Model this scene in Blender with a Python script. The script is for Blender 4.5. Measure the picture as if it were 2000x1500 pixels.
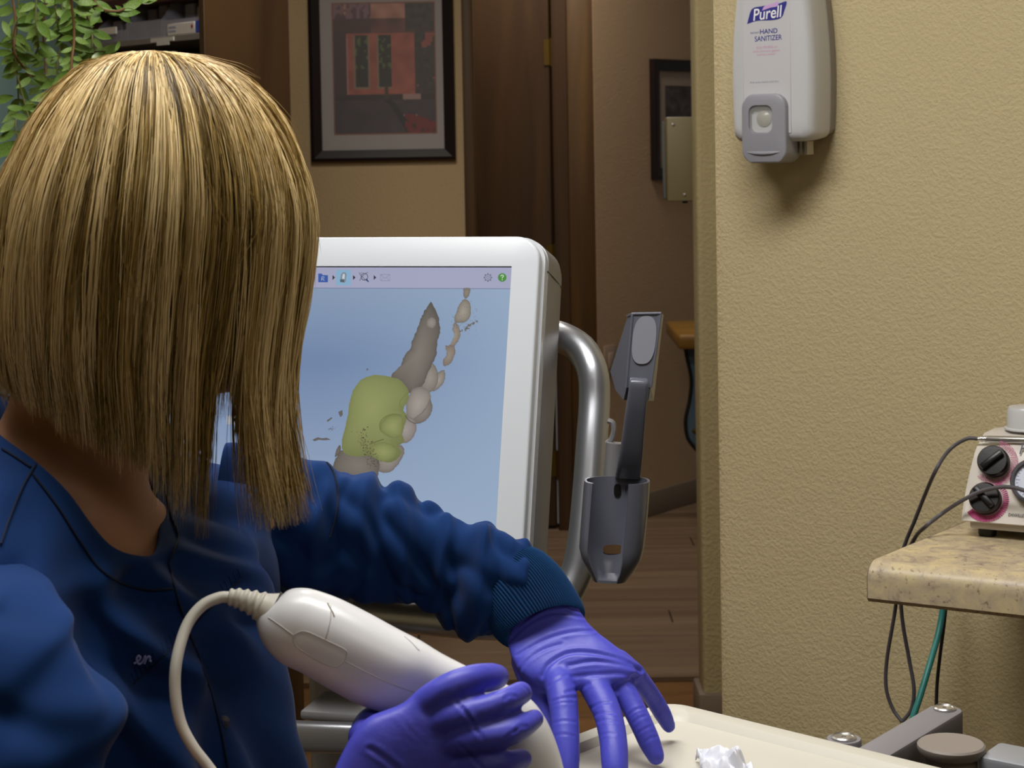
import bpy, bmesh, math, random
import numpy as np
from mathutils import Matrix, Vector, noise as mnoise

random.seed(7)
rng = np.random.default_rng(7)
scene = bpy.context.scene
for o in list(bpy.data.objects):
    bpy.data.objects.remove(o)

# ------------------------------------------------------------------ camera
F_PX = 3600.0
CAM_H = 1.47
PITCH, ROLL, SHIFT_Y = math.radians(-2.5), math.radians(-1.0), -0.1585
cd = bpy.data.cameras.new('camera')
cd.sensor_width = 36.0
cd.lens = F_PX / 2000.0 * 36.0
cd.shift_y = SHIFT_Y
cd.clip_start = 0.05
cd.clip_end = 60
cd.dof.use_dof = True
cd.dof.focus_distance = 1.75
cd.dof.aperture_fstop = 22.0
cam = bpy.data.objects.new('camera', cd)
scene.collection.objects.link(cam)
CAM_M = (Matrix.Translation((0, 0, CAM_H)) @ Matrix.Rotation(math.radians(90) + PITCH, 4, 'X')
         @ Matrix.Rotation(ROLL, 4, 'Z'))
cam.matrix_world = CAM_M
scene.camera = cam

# ------------------------------------------------------------------ world, lamps, exposure
world = bpy.data.worlds.new('world')
scene.world = world
world.use_nodes = True
wb = world.node_tree.nodes['Background']
wb.inputs['Color'].default_value = (1.0, 0.95, 0.88, 1)
wb.inputs['Strength'].default_value = 0.10


def area_lamp(name, loc, size, energy, color, rot=(0, 0, 0), spread=180):
    l = bpy.data.lights.new(name, 'AREA')
    l.shape = 'RECTANGLE'
    l.size, l.size_y = size
    l.energy = energy
    l.color = color
    l.spread = math.radians(spread)
    o = bpy.data.objects.new(name, l)
    o.location = loc
    o.rotation_euler = rot
    scene.collection.objects.link(o)
    return o


CEIL_Z = 2.7
area_lamp('ceiling_lamp', (-0.2, 1.45, CEIL_Z - 0.06), (1.15, 0.55), 36.0, (1.0, 0.98, 0.955))
area_lamp('ceiling_lamp_rear', (0.7, -0.4, CEIL_Z - 0.06), (1.15, 0.55), 2.0, (1.0, 0.98, 0.955))
area_lamp('hall_lamp', (0.15, 6.25, CEIL_Z - 0.06), (0.5, 0.5), 13.0, (1.0, 0.90, 0.80))
area_lamp('mid_fill_lamp', (-0.34, 3.5, CEIL_Z - 0.06), (0.5, 0.5), 22.0, (1.0, 0.92, 0.82))  # unseen, added to brighten the cabinet, teal wall and picture wall

vs = scene.view_settings
vs.view_transform = 'Standard'
vs.look = 'None'
vs.exposure = 0.0
vs.gamma = 1.0
vs.use_curve_mapping = False

# ------------------------------------------------------------------ helpers: pixels of the photograph to points
RM = np.array(CAM_M.to_3x3())
CO = np.array(CAM_M.translation)
A = np.array


def P(px, py, d):
    """point seen at photograph pixel (px, py) at camera-axis depth d"""
    x = (px - 1000.0) / F_PX * d
    y = ((750.0 - py) / 2000.0 + SHIFT_Y) * 2000.0 / F_PX * d
    return CO + RM @ A([x, y, -d])


def RAY(px, py):
    v = P(px, py, 1.0) - CO
    return v


def HIT(px, py, o, n):
    v = RAY(px, py)
    t = np.dot(A(o) - CO, n) / np.dot(v, n)
    return CO + v * t


def pxlen(p, d):
    return p * d / F_PX


def unit(v):
    v = A(v, dtype=float)
    return v / (np.linalg.norm(v) + 1e-12)


VIEW = RM @ A([0, 0, -1.0])      # camera axis

# ------------------------------------------------------------------ helpers: mesh data (verts array, faces list)


def join(*ms):
    V, Fc, n = [], [], 0
    for v, f in ms:
        v = A(v, dtype=float).reshape(-1, 3)
        V.append(v)
        Fc += [tuple(i + n for i in q) for q in f]
        n += len(v)
    return np.concatenate(V), Fc


def xf(m, o, ex, ey, ez):
    v, f = m
    v = A(v, dtype=float)
    return A(o) + v[:, :1] * A(ex) + v[:, 1:2] * A(ey) + v[:, 2:3] * A(ez), f


def from_bm(bm):
    bm.verts.ensure_lookup_table()
    for i, v in enumerate(bm.verts):
        v.index = i
    V = A([v.co[:] for v in bm.verts])
    Fc = [tuple(v.index for v in f.verts) for f in bm.faces]
    bm.free()
    return V, Fc


def rbox(sx, sy, sz, r=0.0, seg=2, c=(0, 0, 0)):
    bm = bmesh.new()
    bmesh.ops.create_cube(bm, size=1.0)
    for v in bm.verts:
        v.co = (v.co.x * sx, v.co.y * sy, v.co.z * sz)
    if r > 0:
        bmesh.ops.bevel(bm, geom=bm.edges[:], offset=r, segments=seg, profile=0.5, affect='EDGES')
    V, Fc = from_bm(bm)
    return V + A(c), Fc


def box2(x0, x1, y0, y1, z0, z1, r=0.0, seg=2):
    return rbox(abs(x1 - x0), abs(y1 - y0), abs(z1 - z0), r, seg, ((x0 + x1) / 2, (y0 + y1) / 2, (z0 + z1) / 2))


def prism(poly, z0, z1, r=0.0, seg=2):
    """polygon in xy extruded along z, optional bevel"""
    bm = bmesh.new()
    vs_ = [bm.verts.new((p[0], p[1], z0)) for p in poly]
    f = bm.faces.new(vs_)
    ret = bmesh.ops.extrude_face_region(bm, geom=[f])
    for g in ret['geom']:
        if isinstance(g, bmesh.types.BMVert):
            g.co.z = z1
    bmesh.ops.recalc_face_normals(bm, faces=bm.faces[:])
    if r > 0:
        ed = [e for e in bm.edges if abs(e.verts[0].co.z - e.verts[1].co.z) < 1e-9]
        bmesh.ops.bevel(bm, geom=ed, offset=r, segments=seg, profile=0.5, affect='EDGES')
    return from_bm(bm)


def rrect(w, h, r, n=6):
    pts = []
    for cx, cy, a0 in ((w / 2 - r, h / 2 - r, 0), (-w / 2 + r, h / 2 - r, 90), (-w / 2 + r, -h / 2 + r, 180), (w / 2 - r, -h / 2 + r, 270)):
        for k in range(n + 1):
            a = math.radians(a0 + 90 * k / n)
            pts.append((cx + r * math.cos(a), cy + r * math.sin(a)))
    return pts


def loft(rings, cap=True, closed=True):
    rings = [A(r, dtype=float) for r in rings]
    n = len(rings[0])
    V = np.concatenate(rings)
    Fc = []
    for i in range(len(rings) - 1):
        for j in range(n if closed else n - 1):
            a, b = i * n + j, i * n + (j + 1) % n
            Fc.append((a, b, b + n, a + n))
    if cap and closed:
        Fc.append(tuple(range(n))[::-1])
        m = (len(rings) - 1) * n
        Fc.append(tuple(range(m, m + n)))
    return V, Fc


def frames(pts):
    pts = A(pts, dtype=float)
    T = np.gradient(pts, axis=0)
    T /= np.linalg.norm(T, axis=1)[:, None] + 1e-12
    ref = A([0, 0, 1.0]) if abs(T[0][2]) < 0.9 else A([1.0, 0, 0])
    u = unit(np.cross(T[0], ref))
    U = []
    for t in T:
        u = unit(u - t * np.dot(u, t))
        U.append(u)
    U = A(U)
    return T, U, np.cross(T, U)


def spline(pts, n):
    """Catmull-Rom through rows of pts (any dimension), n samples"""
    p = A(pts, dtype=float)
    d = np.linalg.norm(np.diff(p[:, :min(3, p.shape[1])], axis=0), axis=1)
    s = np.concatenate([[0], np.cumsum(np.maximum(d, 1e-9) ** 0.5)])
    q = np.linspace(0, s[-1], n)
    m = np.zeros_like(p)
    for i in range(len(p)):
        a, b = max(i - 1, 0), min(i + 1, len(p) - 1)
        m[i] = (p[b] - p[a]) / (s[b] - s[a] + 1e-12)
    out = []
    for x in q:
        i = min(max(np.searchsorted(s, x) - 1, 0), len(p) - 2)
        h = s[i + 1] - s[i]
        t = (x - s[i]) / h
        h00, h10, h01, h11 = 2 * t**3 - 3 * t**2 + 1, t**3 - 2 * t**2 + t, -2 * t**3 + 3 * t**2, t**3 - t**2
        out.append(h00 * p[i] + h10 * h * m[i] + h01 * p[i + 1] + h11 * h * m[i + 1])
    return A(out)


def tube(pts, r, n=12, cap=True, round_end=False):
    pts = A(pts, dtype=float)
    r = np.broadcast_to(A(r, dtype=float), (len(pts),)).copy()
    if round_end:
        T = np.gradient(pts, axis=0)
        T /= np.linalg.norm(T, axis=1)[:, None] + 1e-12
        e0 = [(pts[0] - T[0] * r[0] * math.sin(a), r[0] * math.cos(a)) for a in (1.45, 1.1, 0.75, 0.4)]
        e1 = [(pts[-1] + T[-1] * r[-1] * math.sin(a), r[-1] * math.cos(a)) for a in (0.4, 0.75, 1.1, 1.45)]
        pts = np.concatenate([[e[0] for e in e0], pts, [e[0] for e in e1]])
        r = np.concatenate([[e[1] for e in e0], r, [e[1] for e in e1]])
    T, U, W = frames(pts)
    a = np.linspace(0, 2 * math.pi, n, endpoint=False)
    rings = [pts[i] + r[i] * (np.cos(a)[:, None] * U[i] + np.sin(a)[:, None] * W[i]) for i in range(len(pts))]
    return loft(rings, cap)


def lathe(prof, n=32, o=(0, 0, 0), ex=(1, 0, 0), ey=(0, 1, 0), ez=(0, 0, 1), cap=True):
    a = np.linspace(0, 2 * math.pi, n, endpoint=False)
    rings = [np.stack([r * np.cos(a), r * np.sin(a), np.full(n, z)], 1) for r, z in prof]
    return xf(loft(rings, cap), o, ex, ey, ez)


def disc(o, r, ex, ey, n=28):
    a = np.linspace(0, 2 * math.pi, n, endpoint=False)
    return A(o) + r * (np.cos(a)[:, None] * A(ex) + np.sin(a)[:, None] * A(ey)), [tuple(range(n))]


def ring_px(p1, p2, d, ratio=1.0, n=32, power=2.0, d2=None, tilt=0.0):
    """closed ring whose silhouette as seen from the photograph's side runs through p1 and p2"""
    a_, b_ = P(p1[0], p1[1], d), P(p2[0], p2[1], d if d2 is None else d2)
    c, h = (a_ + b_) / 2, (a_ - b_) / 2
    along = unit(np.cross(VIEW, h))
    e = unit(np.cross(h, along)) * np.linalg.norm(h) * ratio
    if np.dot(e, VIEW) > 0:
        e = -e
    e = e + along * tilt * np.linalg.norm(h)
    t = np.linspace(0, 2 * math.pi, n, endpoint=False)
    cs, sn = np.cos(t), np.sin(t)
    cs = np.sign(cs) * np.abs(cs) ** (2 / power)
    sn = np.sign(sn) * np.abs(sn) ** (2 / power)
    return c + cs[:, None] * h + sn[:, None] * e


def smooth_rings(rings, n):
    """resample a list of rings to n rings with a spline along the length"""
    R = A(rings)
    k, m, _ = R.shape
    S = spline(np.concatenate([R.mean(1), R.reshape(k, -1)], 1), n)
    return [s[3:].reshape(m, 3) for s in S]


def remesh(m, voxel, smooth=4, factor=0.5):
    me = bpy.data.meshes.new('tmp')
    me.from_pydata([tuple(v) for v in m[0]], [], m[1])
    ob = bpy.data.objects.new('tmp', me)
    scene.collection.objects.link(ob)
    md = ob.modifiers.new('r', 'REMESH')
    md.mode = 'VOXEL'
    md.voxel_size = voxel
    if smooth:
        sm = ob.modifiers.new('s', 'SMOOTH')
        sm.iterations = smooth
        sm.factor = factor
    dg = bpy.context.evaluated_depsgraph_get()
    ev = ob.evaluated_get(dg)
    e = ev.to_mesh()
    V = np.zeros(len(e.vertices) * 3)
    e.vertices.foreach_get('co', V)
    Fc = [tuple(p.vertices) for p in e.polygons]
    ev.to_mesh_clear()
    bpy.data.objects.remove(ob)
    bpy.data.meshes.remove(me)
    return V.reshape(-1, 3), Fc


# ------------------------------------------------------------------ helpers: objects
ORG = {}


def mk(name, m, mat, parent=None, smooth=True, sharp=40, cols=None):
    v, f = m
    v = A(v, dtype=float).reshape(-1, 3)
    o = A([(v[:, 0].min() + v[:, 0].max()) / 2, (v[:, 1].min() + v[:, 1].max()) / 2, v[:, 2].min()])
    me = bpy.data.meshes.new(name)
    me.from_pydata((v - o).tolist(), [], f)
    bm = bmesh.new()
    bm.from_mesh(me)
    bmesh.ops.recalc_face_normals(bm, faces=bm.faces[:])
    bm.to_mesh(me)
    bm.free()
    if cols is not None:
        at = me.color_attributes.new('Col', 'FLOAT_COLOR', 'POINT')
        c = np.ones((len(v), 4))
        c[:, :3] = cols
        at.data.foreach_set('color', c.ravel())
    if smooth:
        me.shade_smooth()
        me.set_sharp_from_angle(angle=math.radians(sharp))
    if mat:
        me.materials.append(mat)
    ob = bpy.data.objects.new(name, me)
    scene.collection.objects.link(ob)
    ORG[ob.name] = o
    if parent is not None:
        ob.parent = parent
        ob.location = o - ORG[parent.name]
    else:
        ob.location = o
    return ob


def root(name, loc, label, cat, group=None):
    o = bpy.data.objects.new(name, None)
    o.empty_display_size = 0.05
    o.location = loc
    scene.collection.objects.link(o)
    ORG[o.name] = A(loc, dtype=float)
    tag(o, label, cat, group)
    return o


def tag(o, label=None, cat=None, group=None, kind=None):
    if label:
        o['label'] = label
    if cat:
        o['category'] = cat
    if group:
        o['group'] = group
    if kind:
        o['kind'] = kind
    return o


def struct(name, m, mat, **k):
    return tag(mk(name, m, mat, **k), kind='structure')


# ------------------------------------------------------------------ helpers: materials
def lin(c):
    if isinstance(c, str):
        c = tuple(int(c[i:i + 2], 16) / 255 for i in (0, 2, 4))
    return tuple((x / 12.92 if x <= 0.04045 else ((x + 0.055) / 1.055) ** 2.4) for x in c)


def mat(name, col, rough=0.5, metal=0.0, spec=0.5, bump=None, vary=None, coat=0.0, trans=0.0, ior=1.45, emis=0.0, sheen=0.0, sss=0.0, vcol=False, stretch=None, alpha=1.0):
    """bump=(scale, strength, distance, detail); vary=(scale, amount, second colour or None)"""
    m = bpy.data.materials.new(name)
    m.use_nodes = True
    nt = m.node_tree
    b = nt.nodes['Principled BSDF']
    c = lin(col)
    b.inputs['Base Color'].default_value = (*c, 1)
    b.inputs['Roughness'].default_value = rough
    b.inputs['Metallic'].default_value = metal
    b.inputs['Specular IOR Level'].default_value = spec
    b.inputs['Coat Weight'].default_value = coat
    b.inputs['Transmission Weight'].default_value = trans
    b.inputs['IOR'].default_value = ior
    b.inputs['Sheen Weight'].default_value = sheen
    b.inputs['Alpha'].default_value = alpha
    if sss:
        b.inputs['Subsurface Weight'].default_value = sss
        b.inputs['Subsurface Radius'].default_value = (0.012, 0.005, 0.003)
        b.inputs['Subsurface Scale'].default_value = 1.0
    tc = nt.nodes.new('ShaderNodeTexCoord')
    src = tc.outputs['Object']
    if stretch:
        mp = nt.nodes.new('ShaderNodeMapping')
        mp.inputs['Scale'].default_value = stretch
        nt.links.new(src, mp.inputs['Vector'])
        src = mp.outputs['Vector']
    colout = None
    if vcol:
        at = nt.nodes.new('ShaderNodeVertexColor')
        at.layer_name = 'Col'
        colout = at.outputs['Color']
        nt.links.new(colout, b.inputs['Base Color'])
    if vary:
        nz = nt.nodes.new('ShaderNodeTexNoise')
        nz.inputs['Scale'].default_value = vary[0]
        nz.inputs['Detail'].default_value = 6
        nt.links.new(src, nz.inputs['Vector'])
        rp = nt.nodes.new('ShaderNodeValToRGB')
        rp.color_ramp.elements[0].position = 0.32
        rp.color_ramp.elements[1].position = 0.68
        c2 = lin(vary[2]) if len(vary) > 2 and vary[2] else tuple(x * (1 - vary[1]) for x in c)
        rp.color_ramp.elements[0].color = (*c2, 1)
        rp.color_ramp.elements[1].color = (*c, 1)
        nt.links.new(nz.outputs['Fac'], rp.inputs['Fac'])
        nt.links.new(rp.outputs['Color'], b.inputs['Base Color'])
        colout = rp.outputs['Color']
    if bump:
        nz = nt.nodes.new('ShaderNodeTexNoise')
        nz.inputs['Scale'].default_value = bump[0]
        nz.inputs['Detail'].default_value = bump[3] if len(bump) > 3 else 4
        nt.links.new(src, nz.inputs['Vector'])
        bp = nt.nodes.new('ShaderNodeBump')
        bp.inputs['Strength'].default_value = bump[1]
        bp.inputs['Distance'].default_value = bump[2]
        nt.links.new(nz.outputs['Fac'], bp.inputs['Height'])
        nt.links.new(bp.outputs['Normal'], b.inputs['Normal'])
    if emis:
        b.inputs['Emission Strength'].default_value = emis
        if colout:
            nt.links.new(colout, b.inputs['Emission Color'])
        else:
            b.inputs['Emission Color'].default_value = (*c, 1)
    return m
# ================================================================== materials of the room
def wall_mat(name, col, scale=160.0, strength=0.35, dist=0.004):
    """sprayed and knocked-down plaster: flattened blobs with grain on top"""
    m = mat(name, col, rough=0.78, spec=0.25)
    nt = m.node_tree
    b = nt.nodes['Principled BSDF']
    tc = nt.nodes.new('ShaderNodeTexCoord')
    n1 = nt.nodes.new('ShaderNodeTexNoise')
    n1.inputs['Scale'].default_value = scale
    n1.inputs['Detail'].default_value = 3
    n1.inputs['Roughness'].default_value = 0.55
    n1.inputs['Distortion'].default_value = 0.2
    n2 = nt.nodes.new('ShaderNodeTexNoise')
    n2.inputs['Scale'].default_value = scale * 0.35
    n2.inputs['Detail'].default_value = 2
    rp = nt.nodes.new('ShaderNodeValToRGB')
    rp.color_ramp.elements[0].position = 0.40
    rp.color_ramp.elements[1].position = 0.62
    ad = nt.nodes.new('ShaderNodeMath')
    ad.operation = 'MULTIPLY_ADD'
    ad.inputs[1].default_value = 0.6
    bp = nt.nodes.new('ShaderNodeBump')
    bp.inputs['Strength'].default_value = strength
    bp.inputs['Distance'].default_value = dist
    for n in (n1, n2):
        nt.links.new(tc.outputs['Object'], n.inputs['Vector'])
    nt.links.new(n1.outputs['Fac'], rp.inputs['Fac'])
    nt.links.new(n2.outputs['Fac'], ad.inputs[0])
    nt.links.new(rp.outputs['Color'], ad.inputs[2])
    nt.links.new(ad.outputs[0], bp.inputs['Height'])
    nt.links.new(bp.outputs['Normal'], b.inputs['Normal'])
    return m


def wood_mat(name, c1, c2, scale=9.0, stretch=(1, 1, 0.08), rough=0.45, spec=0.4):
    m = mat(name, c1, rough=rough, spec=spec)
    nt = m.node_tree
    b = nt.nodes['Principled BSDF']
    tc = nt.nodes.new('ShaderNodeTexCoord')
    mp = nt.nodes.new('ShaderNodeMapping')
    mp.inputs['Scale'].default_value = stretch
    nz = nt.nodes.new('ShaderNodeTexNoise')
    nz.inputs['Scale'].default_value = scale
    nz.inputs['Detail'].default_value = 9
    nz.inputs['Distortion'].default_value = 1.2
    oi = nt.nodes.new('ShaderNodeObjectInfo')
    ad = nt.nodes.new('ShaderNodeVectorMath')
    ad.operation = 'ADD'
    rp = nt.nodes.new('ShaderNodeValToRGB')
    rp.color_ramp.elements[0].position = 0.3
    rp.color_ramp.elements[1].position = 0.7
    rp.color_ramp.elements[0].color = (*lin(c2), 1)
    rp.color_ramp.elements[1].color = (*lin(c1), 1)
    nt.links.new(tc.outputs['Object'], ad.inputs[0])
    nt.links.new(oi.outputs['Location'], ad.inputs[1])
    nt.links.new(ad.outputs[0], mp.inputs['Vector'])
    nt.links.new(mp.outputs['Vector'], nz.inputs['Vector'])
    nt.links.new(nz.outputs['Fac'], rp.inputs['Fac'])
    nt.links.new(rp.outputs['Color'], b.inputs['Base Color'])
    return m


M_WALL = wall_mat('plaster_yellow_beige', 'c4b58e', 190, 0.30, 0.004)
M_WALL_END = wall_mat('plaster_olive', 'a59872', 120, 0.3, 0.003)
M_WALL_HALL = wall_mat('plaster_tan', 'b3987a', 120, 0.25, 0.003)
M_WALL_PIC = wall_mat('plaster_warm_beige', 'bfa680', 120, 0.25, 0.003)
M_TEAL = mat('teal_paint', '92b6ba', 0.8, spec=0.2, vary=(3, 0.2))
M_CEIL = mat('ceiling_white', 'd8d4c8', 0.9, spec=0.1)
M_DOORWOOD = wood_mat('dark_walnut_door', '4a3115', '33200d', 10, (1, 1, 0.07), 0.5)
M_CASING = wood_mat('walnut_casing', '5c4018', '3a260e', 12, (1, 1, 0.06), 0.5)
M_CABWOOD = wood_mat('walnut_cabinet', '3f2b14', '2e1e0d', 10, (1, 1, 0.08), 0.5)
M_PLANK_HALL = wood_mat('grey_brown_plank', '86705a', '66523f', 7, (0.09, 1, 1), 0.5)
M_PLANK_ROOM = wood_mat('amber_plank', '80592f', '5c3d1c', 7, (0.09, 1, 1), 0.45)
M_BASE_GREY = mat('grey_brown_baseboard', '6f6152', 0.6)
M_SLAB = mat('floor_underlay', '3c3025', 0.9)
M_BRASS = mat('aged_brass', '5e4a1c', 0.4, 0.8)
M_BLACK = mat('black_plastic', '0c0b0b', 0.45)

# ================================================================== floor, ceiling, outer walls
floor = struct('floor', box2(-3.2, 3.6, -1.8, 10.2, -0.1, -0.008), M_SLAB, smooth=False)
struct('ceiling', box2(-3.2, 3.6, -1.8, 10.2, CEIL_Z, CEIL_Z + 0.1), M_CEIL, smooth=False)
struct('wall_rear', box2(-3.2, 3.6, -1.9, -1.8, 0, CEIL_Z), M_WALL, smooth=False)
struct('wall_far_left', box2(-2.75, -2.65, -1.8, 4.9, 0, CEIL_Z), M_WALL, smooth=False)
struct('wall_far_right', box2(3.3, 3.4, -1.8, 1.2, 0, CEIL_Z), M_WALL, smooth=False)
struct('wall_hall_end', box2(-3.2, 3.6, 10.1, 10.2, 0, CEIL_Z), M_WALL_HALL, smooth=False)


def planks(y0, y1, x0, x1, w, l, material, gap=0.0025):
    tpl = None
    row = 0
    y = y0
    while y < y1 - 1e-6:
        off = (row * 0.41) % 1.0 * l
        x = x0 - off
        while x < x1:
            if tpl is None:
                tpl = mk('plank', box2(-l / 2 + gap, l / 2 - gap, -w / 2 + gap, w / 2 - gap, -0.008, 0.0, 0.0012, 1), material, parent=None, smooth=False)
                ob = tpl
            else:
                ob = tpl.copy()
                scene.collection.objects.link(ob)
            ob.parent = floor
            ob.location = A([x + l / 2, y + w / 2, -0.008]) - ORG[floor.name]
            x += l
        y += w
        row += 1


planks(4.95, 7.95, -1.3, 1.3, 0.15, 1.3, M_PLANK_HALL)
planks(2.25, 4.95, -1.4, 0.9, 0.15, 1.2, M_PLANK_ROOM)
struct('trim_1', box2(-1.2, 1.3, 4.93, 4.97, -0.004, 0.003, 0.002, 1), M_DOORWOOD)

# ---- wall with the dispenser: runs towards the viewer on the right, ends in a free rounded edge
WD = A([math.cos(math.radians(29.6)), -math.sin(math.radians(29.6)), 0.0])
WN = A([-WD[1] * -1 * -1, -WD[0], 0.0])
WN = A([-math.sin(math.radians(29.6)), -math.cos(math.radians(29.6)), 0.0])
W0 = P(1530, 280, 2.77)
EDGE = HIT(1389, 250, W0, WN)
ZUP = A([0, 0, 1.0])


def wall_pt(px, py, off=0.0):
    return HIT(px, py, W0 + WN * off, WN)


e0 = A([EDGE[0], EDGE[1], 0.0])
bm = bmesh.new()
bmesh.ops.create_cube(bm, size=1.0)
for v in bm.verts:
    v.co = ((v.co.x + 0.5) * 3.3, (v.co.y - 0.5) * 0.14, (v.co.z + 0.5) * CEIL_Z)
bmesh.ops.bevel(bm, geom=[e for e in bm.edges if abs(e.verts[0].co.z - e.verts[1].co.z) > 1 and e.verts[0].co.x < 0.1], offset=0.018, segments=5, profile=0.5, affect='EDGES')
struct('wall_right', xf(from_bm(bm), e0, WD, WN, ZUP), M_WALL)

# ---- wall stub beyond the opening, with its grey base
sx0 = P(1360, 300, 4.5)[0]
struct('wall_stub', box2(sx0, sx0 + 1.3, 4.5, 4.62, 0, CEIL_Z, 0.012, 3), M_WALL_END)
struct('baseboard_stub', box2(sx0 - 0.013, sx0 + 1.3, 4.487, 4.633, 0, 0.10, 0.006, 2), M_BASE_GREY)

# ---- wall with the large picture, ending in a casing
px0 = P(905, 230, 5.6)[0]
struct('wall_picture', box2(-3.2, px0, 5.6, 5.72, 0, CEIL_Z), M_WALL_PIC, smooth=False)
struct('trim_2', box2(px0, px0 + 0.033, 5.585, 5.735, 0, 2.5, 0.004, 2), M_CASING)

# ---- far wall with the dark door
dy = 6.9
dxh = P(1079, 300, dy)[0]
dxr = P(1161, 300, dy)[0]
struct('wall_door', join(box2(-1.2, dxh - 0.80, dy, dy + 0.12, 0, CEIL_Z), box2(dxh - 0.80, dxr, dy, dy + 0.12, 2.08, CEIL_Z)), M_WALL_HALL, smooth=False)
d1 = struct('door_1', box2(dxh - 0.77, dxh - 0.006, dy + 0.02, dy + 0.06, 0.012, 2.05, 0.003, 1), M_DOORWOOD)
for zc in (1.80, 1.03, 0.25):
    hp = A([dxh + 0.002, dy + 0.012, zc])
    h = mk('hinge', join(box2(hp[0] - 0.028, hp[0] - 0.003, hp[1] + 0.002, hp[1] + 0.010, zc - 0.048, zc + 0.048),
                         box2(hp[0] + 0.004, hp[0] + 0.026, hp[1] - 0.012, hp[1] - 0.004, zc - 0.048, zc + 0.048),
                         tube([hp + A([0, -0.004, -0.052]), hp + A([0, -0.004, 0.052])], 0.0075, 10)), M_BRASS, parent=d1)
tr = struct('trim_3', box2(dxh + 0.002, dxh + 0.06, dy - 0.005, dy + 0.12, 0, 2.08, 0.003, 1), M_DOORWOOD)
struct('trim_4', box2(dxh + 0.058, dxr, dy - 0.022, dy, 0, 2.14, 0.006, 2), M_CASING)
struct('trim_5', box2(dxh - 0.86, dxh - 0.775, dy - 0.022, dy, 0, 2.14, 0.006, 2), M_CASING)
mk('gap_light_strip', box2(dxh - 0.003, dxh + 0.0045, dy + 0.025, dy + 0.04, 0.02, 0.80), mat('pale_blue_gap_light', 'a9acb4', 0.6), parent=d1)  # pale strip painted as light showing through the hinge-side gap

# ---- hall wall receding to the right, with base and second picture
HD = A([math.cos(math.radians(52)), math.sin(math.radians(52)), 0])
HN = A([math.sin(math.radians(52)), -math.cos(math.radians(52)), 0])
h0 = A([dxr, dy - 0.02, 0])
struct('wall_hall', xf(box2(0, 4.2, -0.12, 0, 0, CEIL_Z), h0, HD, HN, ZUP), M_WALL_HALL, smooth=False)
struct('baseboard_hall', xf(box2(0.004, 4.2, 0, 0.014, 0, 0.095, 0.004, 2), h0, HD, HN, ZUP), M_BASE_GREY)

# ---- teal wall at the far left
struct('wall_left', box2(-3.2, -1.02, 4.9, 5.0, 0, CEIL_Z), M_TEAL, smooth=False)

# ---- ceiling fixtures that hold the lamps
M_FIX = mat('white_fixture_metal', 'e6e4dc', 0.5)
M_DIFF = mat('lit_diffuser', 'fff4e2', 0.6, emis=3.0)
for (lx, ly, sx, sy, lb) in ((-0.2, 1.45, 1.2, 0.6, 'white ceiling light panel above the seated person'), (0.7, -0.4, 1.2, 0.6, 'white ceiling light panel over the rear of the room'), (0.15, 6.25, 0.55, 0.55, 'small square ceiling light in the hallway'), (-0.34, 3.5, 0.55, 0.55, 'small square ceiling light added out of view before the open cabinet')):
    r_ = root('ceiling_light', (lx, ly, CEIL_Z), lb, 'ceiling light', 'ceiling lights')
    fr = []
    for s in (-1, 1):
        fr.append(box2(lx + s * sx / 2 - 0.012, lx + s * sx / 2 + 0.012, ly - sy / 2, ly + sy / 2, CEIL_Z - 0.05, CEIL_Z))
        fr.append(box2(lx - sx / 2, lx + sx / 2, ly + s * sy / 2 - 0.012, ly + s * sy / 2 + 0.012, CEIL_Z - 0.05, CEIL_Z))
    mk('frame', join(*fr), M_FIX, parent=r_, smooth=False)
    mk('diffuser', box2(lx - sx / 2 + 0.012, lx + sx / 2 - 0.012, ly - sy / 2 + 0.012, ly + sy / 2 - 0.012, CEIL_Z - 0.03, CEIL_Z - 0.02), M_DIFF, parent=r_, smooth=False)
# ================================================================== scanner monitor on its stand
M_WHITE = mat('white_gloss_plastic', 'c6cad0', 0.28, spec=0.5)
M_WHITE2 = mat('white_bezel_plastic', 'c6ccd4', 0.35, spec=0.5)
M_SILVER = mat('silver_grey_paint', '86868a', 0.42, 0.35)
M_SILVER2 = mat('satin_aluminium', 'a6a9b0', 0.34, 0.85, bump=(400, 0.05, 0.001))
M_DKGREY = mat('slate_grey_plastic', '5a5d69', 0.22, spec=0.55)
M_PAD = mat('matte_grey_pad', '82848f', 0.6)
M_VC = mat('screen_print', 'ffffff', 0.35, vcol=True)


def screen_mat():
    m = bpy.data.materials.new('lit_screen')
    m.use_nodes = True
    nt = m.node_tree
    b = nt.nodes['Principled BSDF']
    at = nt.nodes.new('ShaderNodeVertexColor')
    at.layer_name = 'Col'
    b.inputs['Base Color'].default_value = (0.01, 0.01, 0.01, 1)
    b.inputs['Roughness'].default_value = 0.3
    b.inputs['Specular IOR Level'].default_value = 0.3
    nt.links.new(at.outputs['Color'], b.inputs['Emission Color'])
    b.inputs['Emission Strength'].default_value = 0.74
    return m


M_SCREEN = screen_mat()

MYAW, MTILT = math.radians(15), math.radians(17)
MX = A([math.cos(MYAW), -math.sin(MYAW), 0])
MU = A([math.sin(MYAW) * math.sin(MTILT), math.cos(MYAW) * math.sin(MTILT), math.cos(MTILT)])
MN = unit(np.cross(MX, MU))
if MN[1] > 0:
    MN = -MN
MO = P(1056, 461, 2.22)              # upper right corner of the front


def scr(px, py, lift=0.0):
    p = HIT(px, py, MO, MN) + MN * lift
    return p


def uv(px, py):
    d = HIT(px, py, MO, MN) - MO
    return float(np.dot(d, MX)), float(np.dot(d, MU))


MW, MH = 0.50, 0.425                  # outer width and height
mon = root('scanner_monitor', (MO[0] - 0.22, MO[1] + 0.1, 0.0), 'white-bezelled scanner monitor showing a yellow and grey jaw scan on blue', 'monitor')


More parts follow.
